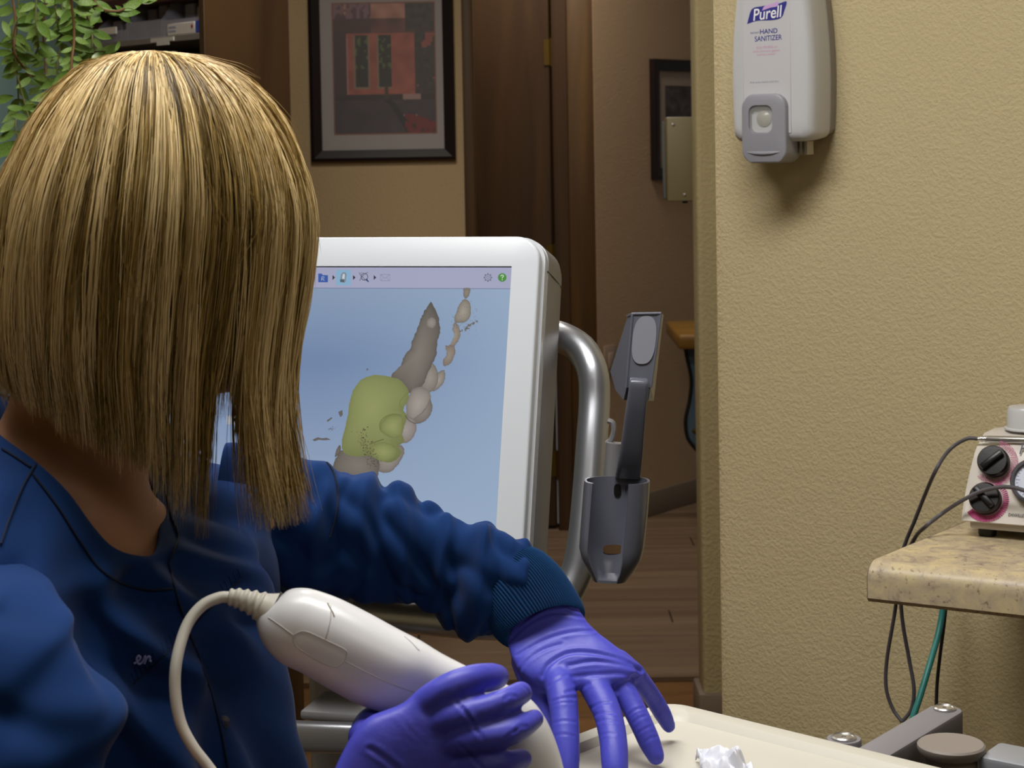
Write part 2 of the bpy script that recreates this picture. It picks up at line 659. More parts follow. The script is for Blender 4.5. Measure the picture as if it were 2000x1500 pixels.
def mloc(m):
    return xf(m, MO, MX, MU, MN)


def shell(w, h, r, z0, z1, cx, cy, bev):
    m = prism(rrect(w, h, r, 8), z0, z1, bev, 3)
    v, f = m
    return v + A([cx, cy, 0]), f


# bezel: front frame with a screen opening
su, sv = uv(999.5, 520)
bw, bt = -su, -sv                     # right bezel width, top bezel height
outer = rrect(MW, MH, 0.030, 8)
iw, ih = MW - 2 * bw, MH - bt - 0.05
icx, icy = 0.0, (MH / 2 - bt) - ih / 2
inner = rrect(iw, ih, 0.0008, 8)
n = len(outer)
cx, cy = -MW / 2, -MH / 2


def fr_ring(poly, z, s=0.0):
    out = []
    for x, y in poly:
        out.append((x * (1 - s) + cx, y * (1 - s) + cy, z))
    return A(out)


def fr_in(z):
    return A([(x + icx + cx, y + icy + cy, z) for x, y in inner])


rings = [fr_ring(outer, -0.013), fr_ring(outer, -0.003), fr_ring(outer, -0.0008, 0.004), fr_ring(outer, 0, 0.012), fr_in(0.0), fr_in(-0.0012)]
V, Fc = loft(rings, cap=False)
mk('bezel', mloc((V, Fc)), M_WHITE2, parent=mon, sharp=50)
# white rim step and silver back housing
rim = [fr_ring(outer, -0.013, 0.006), fr_ring(outer, -0.018, 0.006), fr_ring(outer, -0.018, -0.012), fr_ring(outer, -0.030, -0.012)]
mk('rim', mloc(loft(rim, cap=False)), M_WHITE, parent=mon, sharp=30)
hs = [fr_ring(outer, -0.030, -0.004), fr_ring(outer, -0.0315, -0.016), fr_ring(outer, -0.09, -0.020), fr_ring(outer, -0.112, -0.006), fr_ring(outer, -0.125, 0.05), fr_ring(outer, -0.130, 0.16)]
hous = mk('housing', mloc(loft(hs, cap=True)), M_SILVER, parent=mon, sharp=30)
sl = [uv(1068, 526), uv(1100, 540)]
pts = [MO + MX * 0.0034 + MU * (sl[0][1] + 0.004) + MN * -0.030, MO + MX * 0.0046 + MU * (sl[0][1] + 0.002) + MN * -0.06, MO + MX * 0.0040 + MU * (sl[0][1]) + MN * -0.105]
mk('seam', tube(spline(pts, 10), 0.0009, 6), M_BLACK, parent=hous)

# screen picture: flat coloured shapes laid on the glass
SV, SF, SC, sn_ = [], [], [], [0]


def s_add(P3, faces, cols):
    SV.append(A(P3))
    SF.extend([tuple(i + sn_[0] for i in q) for q in faces])
    SC.append(A(cols, dtype=float).reshape(-1, 3))
    sn_[0] += len(P3)


LIFT = [0.0]


def nxt():
    LIFT[0] += 0.00004
    return -0.0011 + LIFT[0]


def s_poly(px, col):
    z = nxt()
    s_add([scr(x, y, z) for x, y in px], [tuple(range(len(px)))], [lin(col)] * len(px))


def s_blob(px, ce, cm, center=None, n=64, rings_=6, jit=0.0, seed=0, light=None):
    """closed smooth outline shaded from its edge colour to its middle colour"""
    z = nxt()
    q = spline(A(list(px) + [px[0]]), n + 1)[:-1]
    c = A(center) if center is not None else q.mean(0)
    r_ = random.Random(seed)
    if jit:
        q = q + A([[r_.uniform(-jit, jit), r_.uniform(-jit, jit)] for _ in q])
    pts_, cols_, fs = [], [], []
    ce_, cm_ = A(lin(ce)), A(lin(cm))
    for k in range(rings_):
        t = 1 - k / rings_
        for p in q:
            pp = c + (p - c) * t
            w = (1 - t) ** 0.6
            col_ = ce_ * (1 - w) + cm_ * w
            if light is not None:
                d_ = (pp - c) / 60.0
                col_ = col_ * (1 + 0.35 * np.dot(d_, A(light)))
            pts_.append(scr(pp[0], pp[1], z))
            cols_.append(col_)
    pts_.append(scr(c[0], c[1], z))
    cols_.append(cm_)
    m_ = len(q)
    for k in range(rings_ - 1):
        for j in range(m_):
            fs.append((k * m_ + j, k * m_ + (j + 1) % m_, (k + 1) * m_ + (j + 1) % m_, (k + 1) * m_ + j))
    for j in range(m_):
        fs.append(((rings_ - 1) * m_ + j, (rings_ - 1) * m_ + (j + 1) % m_, rings_ * m_))
    s_add(pts_, fs, cols_)


def s_line(p, w, col):
    q = A(p, dtype=float)
    T = np.gradient(q, axis=0)
    N = np.stack([-T[:, 1], T[:, 0]], 1)
    N /= np.linalg.norm(N, axis=1)[:, None] + 1e-9
    z = nxt()
    L, R = q + N * w / 2, q - N * w / 2
    pts_ = [scr(*p_, z) for p_ in L] + [scr(*p_, z) for p_ in R]
    k = len(q)
    s_add(pts_, [(i, i + 1, k + i + 1, k + i) for i in range(k - 1)], [lin(col)] * len(pts_))


def s_circ(cx_, cy_, r, col, n=24):
    s_poly([(cx_ + r * math.cos(2 * math.pi * k / n), cy_ + r * math.sin(2 * math.pi * k / n)) for k in range(n)], col)


def s_oring(cx_, cy_, r, w, col, n=24):
    s_line([(cx_ + r * math.cos(2 * math.pi * k / n), cy_ + r * math.sin(2 * math.pi * k / n)) for k in range(n + 1)], w, col)


# background gradient grid in the frame of the screen
z = nxt()
gx, gy = 24, 30
g, gc = [], []
for j in range(gy + 1):
    for i in range(gx + 1):
        u_ = cx - iw / 2 + iw * i / gx
        v_ = cy + icy + ih / 2 - ih * j / gy
        g.append(MO + MX * u_ + MU * v_ + MN * z)
        t, s = j / gy, i / gx
        top, mid, bot = A(lin('9db2cc')), A(lin('7c94bd')), A(lin('aec2dc'))
        c_ = top * (1 - t / 0.35) + mid * (t / 0.35) if t < 0.35 else mid * (1 - (t - 0.35) / 0.65) + bot * ((t - 0.35) / 0.65)
        rr = A(lin('a8bfdc'))
        w_ = max(0, (s - 0.45) / 0.55) ** 1.3 * 0.75
        gc.append(c_ * (1 - w_) + rr * w_)
s_add(g, [(j * (gx + 1) + i, j * (gx + 1) + i + 1, (j + 1) * (gx + 1) + i + 1, (j + 1) * (gx + 1) + i) for j in range(gy) for i in range(gx)], gc)


def band(v0, v1, col):
    z = nxt()
    q = []
    for uu, vv in ((-1, v0), (1, v0), (1, v1), (-1, v1)):
        q.append(MO + MX * (cx + uu * iw / 2) + MU * vv + MN * z)
    s_add(q, [(0, 1, 2, 3)], [lin(col)] * 4)


vt = uv(950, 563)[1]
band(-bt, vt, 'b4b6d4')
band(-bt, -bt - 0.0013, '15151c')
band(vt, vt - 0.0007, '7280a4')
# toolbar icons
s_poly([(621, 534), (628, 534), (630, 537), (640, 537), (640, 551), (621, 551)], '3c62b4')
s_line([(627.5, 547.5), (628.5, 540), (632, 540), (632.5, 543), (628.5, 544), (633, 547.5)], 1.1, 'c8d4ee')
for ax_ in (649, 689, 729.5):
    s_poly([(ax_, 537), (ax_ + 5, 541.7), (ax_, 546.5)], '2a2d42')
s_poly([(656, 527), (685, 527), (685, 557), (656, 557)], '93bfe0')
s_poly([(664, 548), (665.5, 536), (669, 531.5), (674, 531.5), (676.5, 535), (675, 549), (673, 552), (664, 551)], '8c96a4')
s_poly([(667.5, 544), (669, 536), (671, 534), (673.5, 536), (672.5, 545)], 'd6dfea')
s_poly([(664, 545), (672, 546), (672, 551), (664, 550.5)], '5c6672')
s_oring(711.5, 540.5, 6.5, 1.2, '3d4256')
s_line([(701, 532), (704, 537), (713, 546), (719, 550)], 1.1, '5a6072')
s_line([(702, 548), (707, 540), (713, 534), (718.5, 532)], 1.1, '5a6072')
s_line([(702, 536), (706, 532), (712, 534)], 1.0, '8188a0')
s_line([(715, 544.5), (719.5, 550.5)], 2.4, '27407e')
s_line([(743, 536), (761, 536), (761, 548), (743, 548), (743, 536)], 1.0, '8d93ae')
s_line([(743, 536), (752, 543.5), (761, 536)], 1.0, '8d93ae')
s_line([(743, 548), (749.5, 542)], 0.9, '9aa0ba')
s_line([(761, 548), (754.5, 542)], 0.9, '9aa0ba')
for k in range(8):
    a = k * math.pi / 4
    s_circ(953 + 7.2 * math.cos(a), 542 + 7.2 * math.sin(a), 1.5, '7a8096', 8)
s_oring(953, 542, 5.8, 1.3, '7a8096')
s_oring(953, 542, 2.6, 1.1, '7a8096')
s_circ(981, 542, 8.4, '4f9a3e')
s_line([(978.4, 540), (978.8, 538), (981, 537), (983.3, 538.2), (983.2, 540.4), (981.2, 542), (981, 544)], 1.5, 'e8f4e2')
s_circ(981, 546.6, 1.0, 'e8f4e2', 10)
# jaw scan: long grey gum ridge, tooth crowns, yellow area, stray fragments
GREY, GD, GL = '8d867e', '6d665f', '9c958d'
s_blob([(905, 563), (918, 563), (917, 575), (911, 583), (906, 580)], '7a726a', '988f84', jit=0.6)
s_blob([(907, 583), (917, 590), (920, 605), (916, 622), (905, 630), (892, 630), (887, 622), (892, 610), (897, 596)], '80786e', 'b0a799', jit=0.8, seed=2)
s_blob([(890, 626), (897, 640), (899, 655), (894, 668), (884, 678), (877, 682), (882, 668), (888, 655), (884, 645), (886, 634)], '857a6f', 'a79b8d', jit=1.0, seed=3)
s_blob([(870, 676), (884, 674), (889, 684), (886, 700), (878, 712), (867, 714), (866, 704), (873, 694)], '7f746a', 'a3968a', jit=1.2, seed=4)
s_blob([(868, 722), (870, 736), (866, 748), (858, 758), (846, 764), (842, 752), (848, 738), (858, 726)], '7b736b', 'aea59b', jit=0.8, seed=5)
s_blob([(842, 706), (852, 718), (856, 740), (850, 758), (836, 768), (824, 760), (826, 735), (834, 715)], '7d766f', 'a59d94', jit=0.5, seed=6)
s_blob([(842, 590), (852, 606), (858, 628), (860, 648), (854, 668), (853, 690), (842, 716), (834, 735), (826, 752), (812, 764), (800, 768), (780, 748), (764, 736), (774, 724), (784, 712), (790, 694), (800, 684), (806, 664), (816, 640), (824, 618), (834, 600)], '655e57', '8c857d', center=(818, 690), n=120, jit=1.0, seed=7, light=(-0.25, 0.1))
s_blob([(836, 624), (846, 620), (852, 630), (848, 640), (838, 640), (833, 634)], '857e76', 'a29b92', jit=1.2, seed=8)
s_blob([(806, 760), (820, 756), (836, 762), (842, 776), (836, 800), (822, 818), (806, 826), (796, 812), (794, 786)], '857d76', 'b3aaa2', jit=0.4, seed=9)
s_blob([(840, 778), (845, 795), (840, 812), (828, 824), (812, 828), (806, 820), (824, 806), (834, 792)], '746c66', '958d86', jit=0.6, seed=10)
s_blob([(790, 812), (808, 818), (814, 836), (806, 856), (792, 866), (778, 860), (772, 836), (778, 818)], '837b75', 'aea5a0', jit=0.5, seed=11)
s_blob([(768, 872), (786, 870), (790, 884), (784, 898), (774, 912), (762, 922), (744, 922), (730, 905), (740, 885)], '7b736c', 'a59d96', jit=0.8, seed=12)
s_blob([(664, 880), (700, 876), (735, 890), (742, 912), (730, 940), (690, 940), (652, 915)], '6a635c', '8a837b', jit=0.8, seed=13)
s_blob([(690, 762), (706, 742), (730, 733), (756, 735), (780, 742), (794, 756), (799, 768), (796, 785), (788, 800), (796, 812), (792, 826), (786, 848), (790, 862), (770, 878), (785, 882), (776, 896), (760, 904), (738, 896), (720, 890), (694, 892), (672, 884), (668, 862), (674, 838), (680, 810), (684, 784)], '848a56', 'a0a66c', center=(728, 800), n=140, jit=0.7, seed=14, light=(-0.15, -0.2))
s_blob([(744, 826), (756, 814), (772, 810), (786, 814), (788, 830), (784, 850), (770, 856), (754, 850), (743, 840)], '7e8450', 'a3a96e', jit=0.5, seed=15)
s_blob([(724, 872), (744, 864), (764, 868), (776, 880), (770, 894), (752, 902), (734, 896), (724, 886)], '7f8550', 'a1a76c', jit=0.5, seed=16)
s_line(spline([(744, 842), (742, 828), (752, 815), (768, 809), (786, 811)], 12), 1.6, '757e42')
s_line(spline([(722, 868), (738, 862), (750, 858)], 8), 1.8, '6b7340')
s_line(spline([(798, 768), (786, 778), (781, 790), (788, 800)], 10), 1.5, '7d8648')
s_line(spline([(812, 828), (800, 822), (792, 812)], 8), 1.4, '5d5650')
s_blob([(657, 880), (663, 870), (666, 872), (665, 884), (655, 893)], '5f5852', '7a736c')
rd = random.Random(3)
for _ in range(150):
    t = rd.random()
    x0, y0 = 706 + 28 * t + rd.gauss(0, 7), 838 + 76 * t + rd.gauss(0, 5)
    s_circ(x0, y0, rd.uniform(0.5, 1.5), '5c5840', 5)
for _ in range(120):
    x0, y0 = 904 + rd.uniform(-20, 32), 632 + rd.gauss(0, 14)
    s_circ(x0, y0, rd.uniform(0.3, 0.9), '6d7588', 5)
for _ in range(40):
    a_ = rd.random()
    s_circ(905 + 30 * a_ + rd.gauss(0, 1.5), 652 - 20 * a_ + rd.gauss(0, 1.5), rd.uniform(0.8, 2.0), '75706c', 6)
for q in ([(668, 808), (676, 804), (677, 814), (672, 818)], [(645, 825), (655, 818), (657, 820), (648, 827)], [(618, 862), (628, 857), (636, 859), (646, 858), (654, 862), (640, 863), (630, 862), (622, 865)], [(724, 722), (727, 726), (723, 728)]):
    s_poly(q, '6f6a68')
for _ in range(25):
    s_circ(656 + rd.gauss(0, 5), 841 + rd.gauss(0, 2), rd.uniform(0.4, 1.1), '6f7488', 5)
# grey notice strip low on the left of the screen
s_poly([(452, 815), (492, 815), (492, 832), (452, 832)], 'b9bcc2')
V = np.concatenate(SV)
mk('screen', (V, SF), M_SCREEN, parent=mon, smooth=False, cols=np.concatenate(SC))

# carrying tube that loops down the side and under the monitor
hp = [P(1070, 652, 2.36), P(1100, 660, 2.34), P(1135, 682, 2.32), P(1157, 725, 2.30), P(1161, 780, 2.29), P(1156, 860, 2.27), P(1149, 960, 2.25), P(1139, 1060, 2.23), P(1124, 1125, 2.22), P(1090, 1180, 2.21), P(1030, 1213, 2.21), P(940, 1218, 2.22), P(800, 1206, 2.28), P(640, 1190, 2.36), P(540, 1180, 2.42)]
mk('handle', tube(spline(hp, 70), pxlen(31, 2.27), 20), M_SILVER2, parent=mon)
# stand: column, shelf, crossbar, base
sb = P(668, 1300, 2.36)
col_ = mk('column', xf(prism(rrect(0.072, 0.07, 0.014, 5), 0.06, sb[2] + 0.13, 0.004, 2), (sb[0], sb[1], 0), MX, A([MX[1] * -1, MX[0], 0]), ZUP), M_SILVER, parent=mon)
mk('tilt_mount', xf(rbox(0.10, 0.14, 0.12, 0.02, 3), MO - MX * 0.25 - MU * 0.36 - MN * 0.155, MX, MU, MN), M_SILVER, parent=mon)
tm = MO - MX * 0.25 - MU * 0.40 - MN * 0.16
mk('neck', tube([A([sb[0], sb[1], sb[2] + 0.1]), tm], 0.036, 16), M_SILVER, parent=mon)
s1 = P(648, 1402, 2.24)
mk('shelf', join(xf(rbox(0.078, 0.10, 0.012, 0.004, 2), s1 + A([0.01, 0.05, 0]), MX, A([-MX[1], MX[0], 0]), ZUP)), M_SILVER, parent=mon)
cb = [P(520, 1437, 2.17), P(620, 1440, 2.15), P(700, 1444, 2.14), P(820, 1450, 2.14)]
mk('crossbar', loft([ring_px((x, y - 31), (x + 1, y + 29), d, 0.6, 24, 3.2) for x, y, d in ((500, 1436, 2.19), (600, 1440, 2.16), (700, 1443, 2.15), (820, 1450, 2.14))]), M_SILVER2, parent=mon)
for k in range(5):
    a = math.radians(90 + 72 * k)
    d_ = A([math.cos(a), math.sin(a), 0])
    b0 = A([sb[0], sb[1], 0.0])
    mk('base_leg', join(tube([b0 + d_ * 0.03 + A([0, 0, 0.085]), b0 + d_ * 0.26 + A([0, 0, 0.065])], [0.026, 0.018], 12)), M_SILVER, parent=mon)
    cc = b0 + d_ * 0.25
    mk('caster', join(xf(lathe([(0.004, -0.010), (0.025, -0.010), (0.027, 0), (0.025, 0.010), (0.004, 0.010)], 16), cc + A([0, 0, 0.027]), (1, 0, 0), ZUP, (0, 1, 0)), tube([cc + A([0, 0, 0.03]), cc + A([0, 0, 0.06])], 0.006, 8)), M_BLACK, parent=mon)

# low unit with a rounded front behind the wand: pale plinth with a cord
# ---- scanner cradle
cr = root('wand_cradle', P(1195, 1140, 2.14), 'slate grey wand holder with open cup clipped to the silver tube', 'wand holder')
D = 2.13


def bar_px(pairs, ratio, n=24, power=4.0, d=D, dd=0.0):
    return smooth_rings([ring_px(a, b, d + dd * i, ratio, n, power) for i, (a, b) in enumerate(pairs)], 24)


arm_px = [(1231, 1264, 737, 739, -0.010), (1229, 1266, 744, 746, -0.014), (1228, 1266, 756, 758, -0.014), (1222, 1262, 800, 802, -0.008), (1213, 1257, 865, 868, 0.006), (1206, 1253, 905, 909, 0.018), (1201, 1250, 932, 935, 0.030)]
mk('arm', loft(smooth_rings([ring_px((a, c), (b, d_), D + z, 0.5, 28, 4.5) for a, b, c, d_, z in arm_px], 30)), M_DKGREY, parent=cr)


def plate(pxd, th):
    """bent plate through pixel corners with depth, thickened away from the viewer"""
    q = A([P(*p) for p in pxd])
    nrm = unit(np.cross(q[1] - q[0], q[2] - q[0]))
    if np.dot(nrm, VIEW) < 0:
        nrm = -nrm
    k = len(q)
    V = np.concatenate([q, q + nrm * th])
    return V, [tuple(range(k)), tuple(range(2 * k - 1, k - 1, -1))] + [(i, (i + 1) % k, k + (i + 1) % k, k + i) for i in range(k)]


hd = mk('head', join(
    plate([(1235, 613, D), (1291, 612, D), (1271, 757, D - 0.006), (1223, 757, D - 0.006)], 0.004),
    plate([(1226, 617, D + 0.030), (1236, 613, D), (1224, 757, D - 0.006), (1218, 781, D + 0.006), (1202, 762, D + 0.03), (1192, 725, D + 0.040)], 0.004),
    plate([(1290, 612, D - 0.001), (1296, 614, D + 0.03), (1277, 783, D + 0.015), (1266, 783, D - 0.004), (1271, 757, D - 0.006)], 0.004),
    tube([P(1235, 613, D), P(1223, 757, D - 0.006)], 0.0016, 8), tube([P(1226, 617, D + 0.03), P(1235, 613, D), P(1291, 612, D)], 0.0018, 8), tube([P(1291, 612, D), P(1271, 757, D - 0.006)], 0.0016, 8)), M_DKGREY, parent=cr, sharp=25)
pd = []
for k in range(40):
    a = 2 * math.pi * k / 40
    x = 23.0 * np.sign(math.cos(a)) * abs(math.cos(a)) ** 0.75
    y = 47 * np.sign(math.sin(a)) * abs(math.sin(a)) ** 0.75
    px_, py_ = 1258 + x - y * 0.10, 664 + y
    t = (py_ - 613) / 144.0
    pd.append(P(px_, py_, D - 0.006 * t - 0.0016))
mk('grip_pad', (A(pd), [tuple(range(40))]), M_PAD, parent=hd, smooth=False)

# open cup: C-shaped wall, tapering to its foot, opening towards the viewer's left
cup_levels = [(938, 1141, 1269, 1), (960, 1139, 1268, 1), (1000, 1136, 1265, 1), (1040, 1133, 1261, 1), (1070, 1131, 1257, 1), (1090, 1136, 1252, 1), (1112, 1147, 1240, 0.86), (1132, 1158, 1224, 0.72)]
a0, a1 = math.radians(-76), math.radians(223)      # leaves a gap that faces the viewer
NA = 44


def cup_ring(y, xl, xr, dep, inset):
    c = P((xl + xr) / 2, y, D)
    h = (P(xr, y, D) - P(xl, y, D)) / 2
    rx = np.linalg.norm(h) - inset
    ex = unit(h)
    ez = unit(np.cross(ex, unit(P(1190, 1140, D) - P(1205, 938, D))))
    if np.dot(ez, VIEW) < 0:
        ez = -ez
    rz = (0.036 * dep) - inset
    aa = np.linspace(a0, a1, NA)
    sg = lambda t, p: np.sign(t) * np.abs(t) ** p
    return A([c + ex * rx * sg(math.cos(a), 0.8) + ez * rz * sg(math.sin(a), 0.8) for a in aa])


outr = [cup_ring(*l, 0.0) for l in cup_levels]
innr = [cup_ring(*l, 0.0028) for l in cup_levels]
rr = []
for o_, i_ in zip(outr, innr):
    rr.append(np.concatenate([o_, i_[::-1]]))
V, Fc = loft(rr, cap=True)
cup = mk('cup', (V, Fc), M_DKGREY, parent=cr, sharp=50)
foot = outr[-1]
fp = A(list(foot))
mk('cup_floor', (np.concatenate([fp, fp + A([0, 0, 0.003])]), [tuple(range(NA)), tuple(range(NA, 2 * NA))[::-1]] + [(i, (i + 1) % NA, NA + (i + 1) % NA, NA + i) for i in range(NA)]), M_DKGREY, parent=cup)
for sx_ in (1206, 1229):
    q = []
    for k in range(20):
        a = 2 * math.pi * k / 20
        q.append(P(sx_ + 7 * np.sign(math.cos(a)) * abs(math.cos(a)) ** 0.7, 958 + 13 * np.sign(math.sin(a)) * abs(math.sin(a)) ** 0.7, D + 0.0318))
    mk('slot', (A(q), [tuple(range(20))]), M_BLACK, parent=cup, smooth=False)
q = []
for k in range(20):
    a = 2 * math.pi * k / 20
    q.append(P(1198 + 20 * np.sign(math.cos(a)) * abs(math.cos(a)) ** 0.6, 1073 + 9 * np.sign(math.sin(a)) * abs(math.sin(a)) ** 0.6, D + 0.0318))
mk('window', (A(q), [tuple(range(20))]), mat('brown_hole_fill', '5f4526', 0.7), parent=cup, smooth=False)  # flat brown patch standing for the hole in the cup wall
mk('clamp', join(tube([P(1203, 865, D + 0.06), P(1198, 940, D + 0.06)], 0.012, 14), tube([P(1185, 960, D + 0.1), P(1225, 965, D + 0.038)], 0.009, 10)), M_SILVER, parent=cr)
lt = [P(1188, 822, D + 0.07), P(1197, 826, D + 0.068), P(1199, 842, D + 0.067), P(1194, 858, D + 0.068), P(1186, 866, D + 0.07)]
mk('latch', tube(spline(lt, 14), 0.0035, 8), M_SILVER, parent=cr)
# ================================================================== soap dispenser on the wall
def text_mesh(body, size, extrude=0.0002, shear=0.0, bold=0.0, width=1.0):
    c = bpy.data.curves.new('txt', 'FONT')
    c.body = body
    c.size = size
    c.extrude = extrude
    c.shear = shear
    c.offset = bold
    c.align_x = 'CENTER'
    c.align_y = 'CENTER'
    c.resolution_u = 4
    o = bpy.data.objects.new('txt', c)
    scene.collection.objects.link(o)
    dg = bpy.context.evaluated_depsgraph_get()
    ev = o.evaluated_get(dg)
    e = ev.to_mesh()
    V = np.zeros(len(e.vertices) * 3)
    e.vertices.foreach_get('co', V)
    Fc = [tuple(p.vertices) for p in e.polygons]
    ev.to_mesh_clear()
    bpy.data.objects.remove(o)
    bpy.data.curves.remove(c)
    V = V.reshape(-1, 3)
    V[:, 0] *= width
    return V, Fc


M_DISP = mat('dispenser_white', 'c2c3c6', 0.35)
M_DISP_LABEL = mat('dispenser_label', 'c3c3c7', 0.3)
M_DISP_SIDE = mat('dispenser_side_beige', 'b9b2a4', 0.45)
M_DISP_BACK = mat('dispenser_backplate_grey', '8b8581', 0.5)
M_LEVER = mat('lever_grey', '8f8f98', 0.4)
M_NAVYINK = mat('navy_ink', '2b2f86', 0.5)
M_LILAC = mat('lilac_ink', 'c9a3d6', 0.5)
M_PINKINK = mat('pink_ink', 'cf9dc0', 0.5)
M_GREYINK = mat('grey_ink', '8d93a0', 0.5)
M_WHITEINK = mat('white_ink', 'eeeef2', 0.5)
M_CLEAR = mat('clear_plastic', 'cfd2cf', 0.12, spec=0.6, alpha=0.14)

DD = 0.098                                    # how far the front stands off the wall
c_front = HIT(1505, 150, W0 + WN * DD, WN)
WX = WD
disp_base = HIT(1500, 270, W0, WN)
dsp = root('soap_dispenser', disp_base, 'white hand sanitizer dispenser with grey push lever on the yellow wall', 'dispenser')


def df(px, py, off=DD):
    """local (u along wall, v up) of a pixel on the dispenser front plane"""
    d = HIT(px, py, W0 + WN * off, WN) - disp_base
    return float(np.dot(d, WD)), float(d[2])


def dl(m):
    return xf(m, disp_base, WD, ZUP, WN)


uL, vB = df(1428, 278)
uR, _ = df(1586, 278)
ulab0, _ = df(1452, 150)
ulab1, _ = df(1545, 150)
vT = vB + 0.30
DW = uR - uL
ucx = (uL + uR) / 2


def disp_section(zf, w, cr_, v0, v1, tap):
    """outline in u,v: slightly narrower at the top, rounded lower corners"""
    pts = []
    h = w / 2
    for k in range(9):                           # lower right corner
        a = math.radians(-90 + 90 * k / 8)
        pts.append((ucx + h - cr_ + cr_ * math.cos(a), v0 + cr_ + cr_ * math.sin(a)))
    for k in range(1, 8):
        t = k / 8
        bow = math.sin(min(1, t * 1.1) * math.pi) * 0.004
        pts.append((ucx + h + bow - tap * t * t, v0 + cr_ + (v1 - v0 - 2 * cr_) * t))
    for k in range(9):
        a = math.radians(0 + 90 * k / 8)
        pts.append((ucx + h - tap - cr_ + cr_ * math.cos(a), v1 - cr_ + cr_ * math.sin(a)))
    L = [(2 * ucx - x, y) for x, y in pts[::-1]]
    return A([(x, y, zf) for x, y in pts + L])


secs = [disp_section(0.030, DW + 0.004, 0.012, vB + 0.004, vT, 0.016), disp_section(0.060, DW + 0.003, 0.014, vB + 0.001, vT, 0.016), disp_section(0.084, DW, 0.016, vB, vT, 0.016), disp_section(0.0935, DW - 0.008, 0.016, vB + 0.004, vT - 0.004, 0.016), disp_section(DD, DW - 0.022, 0.016, vB + 0.011, vT - 0.011, 0.016), disp_section(DD + 0.0006, DW - 0.06, 0.02, vB + 0.02, vT - 0.02, 0.016)]
mk('cover', dl(loft(secs)), M_DISP, parent=dsp, sharp=50)
bk = [disp_section(0.0006, DW + 0.002, 0.012, vB + 0.010, vT + 0.002, 0.016), disp_section(0.030, DW + 0.006, 0.012, vB + 0.006, vT + 0.001, 0.016)]
mk('back_plate', dl(loft(bk)), M_DISP_BACK, parent=dsp, sharp=40)
# label panel
lv0 = vB + 0.012
lab = mk('label', dl(join(box2(ulab0, ulab1, lv0, vT - 0.02, DD - 0.001, DD + 0.0012, 0.0006, 1))), M_DISP_LABEL, parent=dsp)
LZ = DD + 0.0013
# logo flag with wavy edges
fl = [(1460, 47), (1467, 22), (1474, 15), (1490, 12), (1506, 9), (1522, 7), (1537, 3), (1533, 20), (1527, 34), (1512, 39), (1495, 40), (1478, 41)]
fl = spline(A(fl + [fl[0]], dtype=float), 60)[:-1]
mk('logo_flag', dl(prism([df(x, y) for x, y in fl][::-1], LZ, LZ + 0.0003)), M_NAVYINK, parent=lab, smooth=False)
ly = spline(A([(1489, 21), (1494, 12), (1507, 8), (1521, 3), (1519, 12), (1506, 15), (1489, 21)], dtype=float), 30)[:-1]
mk('logo_swoosh', dl(prism([df(x, y) for x, y in ly][::-1], LZ + 0.0003, LZ + 0.0006)), M_LILAC, parent=lab, smooth=False)


def put_text(name, body, px, py, wpx, material, size=0.01, z=None, shear=0.0, bold=0.0, parent=lab, aspect=1.0, slope=0.0):
    m = text_mesh(body, 1.0, 0.0, shear, bold)
    v, f = m
    w = v[:, 0].max() - v[:, 0].min()
    u0, v0 = df(px - wpx / 2, py)
    u1, _ = df(px + wpx / 2, py)
    s = (u1 - u0) / w
    v = v * A([s, s * aspect, 1])
    v[:, 1] += v[:, 0] * slope
    cu, cv = df(px, py)
    return mk(name, dl((v + A([cu, cv, (LZ if z is None else z) + 0.00015]), f)), material, parent=parent, smooth=False)


put_text('logo_lettering', 'Purell', 1499, 27, 56, M_WHITEINK, z=LZ + 0.0006, bold=0.01, shear=0.12, aspect=1.25, slope=0.09)
put_text('lettering', 'INSTANT', 1475, 64.5, 18, M_NAVYINK, slope=0.02)
put_text('lettering', 'HAND', 1502, 61.5, 34, M_NAVYINK, bold=0.012, aspect=1.05, slope=0.02)
put_text('lettering', 'SANITIZER', 1501, 75, 53, M_NAVYINK, bold=0.01, aspect=1.2, slope=0.03)
put_text('lettering', 'Kills 99.99% of', 1498, 92.5, 40, M_PINKINK, slope=0.02, bold=0.004)
put_text('lettering', 'most common germs', 1497, 99.5, 53, M_PINKINK, slope=0.02, bold=0.004)
put_text('lettering', 'without water', 1497, 106, 37, M_PINKINK, slope=0.02, bold=0.004)
put_text('lettering', 'Rub onto hands until dry.', 1494, 160, 56, M_GREYINK, slope=0.02)
# push lever with window and finger rest
u0, v0 = df(1455, 316)
u1, v1 = df(1540, 186)
lw, lh = u1 - u0, v1 - v0
lcx, lcy = (u0 + u1) / 2, (v0 + v1) / 2
o_ = rrect(lw, lh, 0.016, 8)
o_ = [(x + lcx, y + lcy + (0.004 * (1 - (x / (lw / 2)) ** 2) if y > 0 else -0.003 * (1 - (x / (lw / 2)) ** 2))) for x, y in o_]
wu0, wv0 = df(1469, 260)
wu1, wv1 = df(1513, 206)
wi = rrect(wu1 - wu0, wv1 - wv0, 0.010, 8)
wi = [(x + (wu0 + wu1) / 2, y + (wv0 + wv1) / 2) for x, y in wi]
Z1 = DD + 0.012


def rg(poly, z, s=1.0):
    c = A(poly).mean(0)
    return A([(c[0] + (x - c[0]) * s, c[1] + (y - c[1]) * s, z) for x, y in poly])


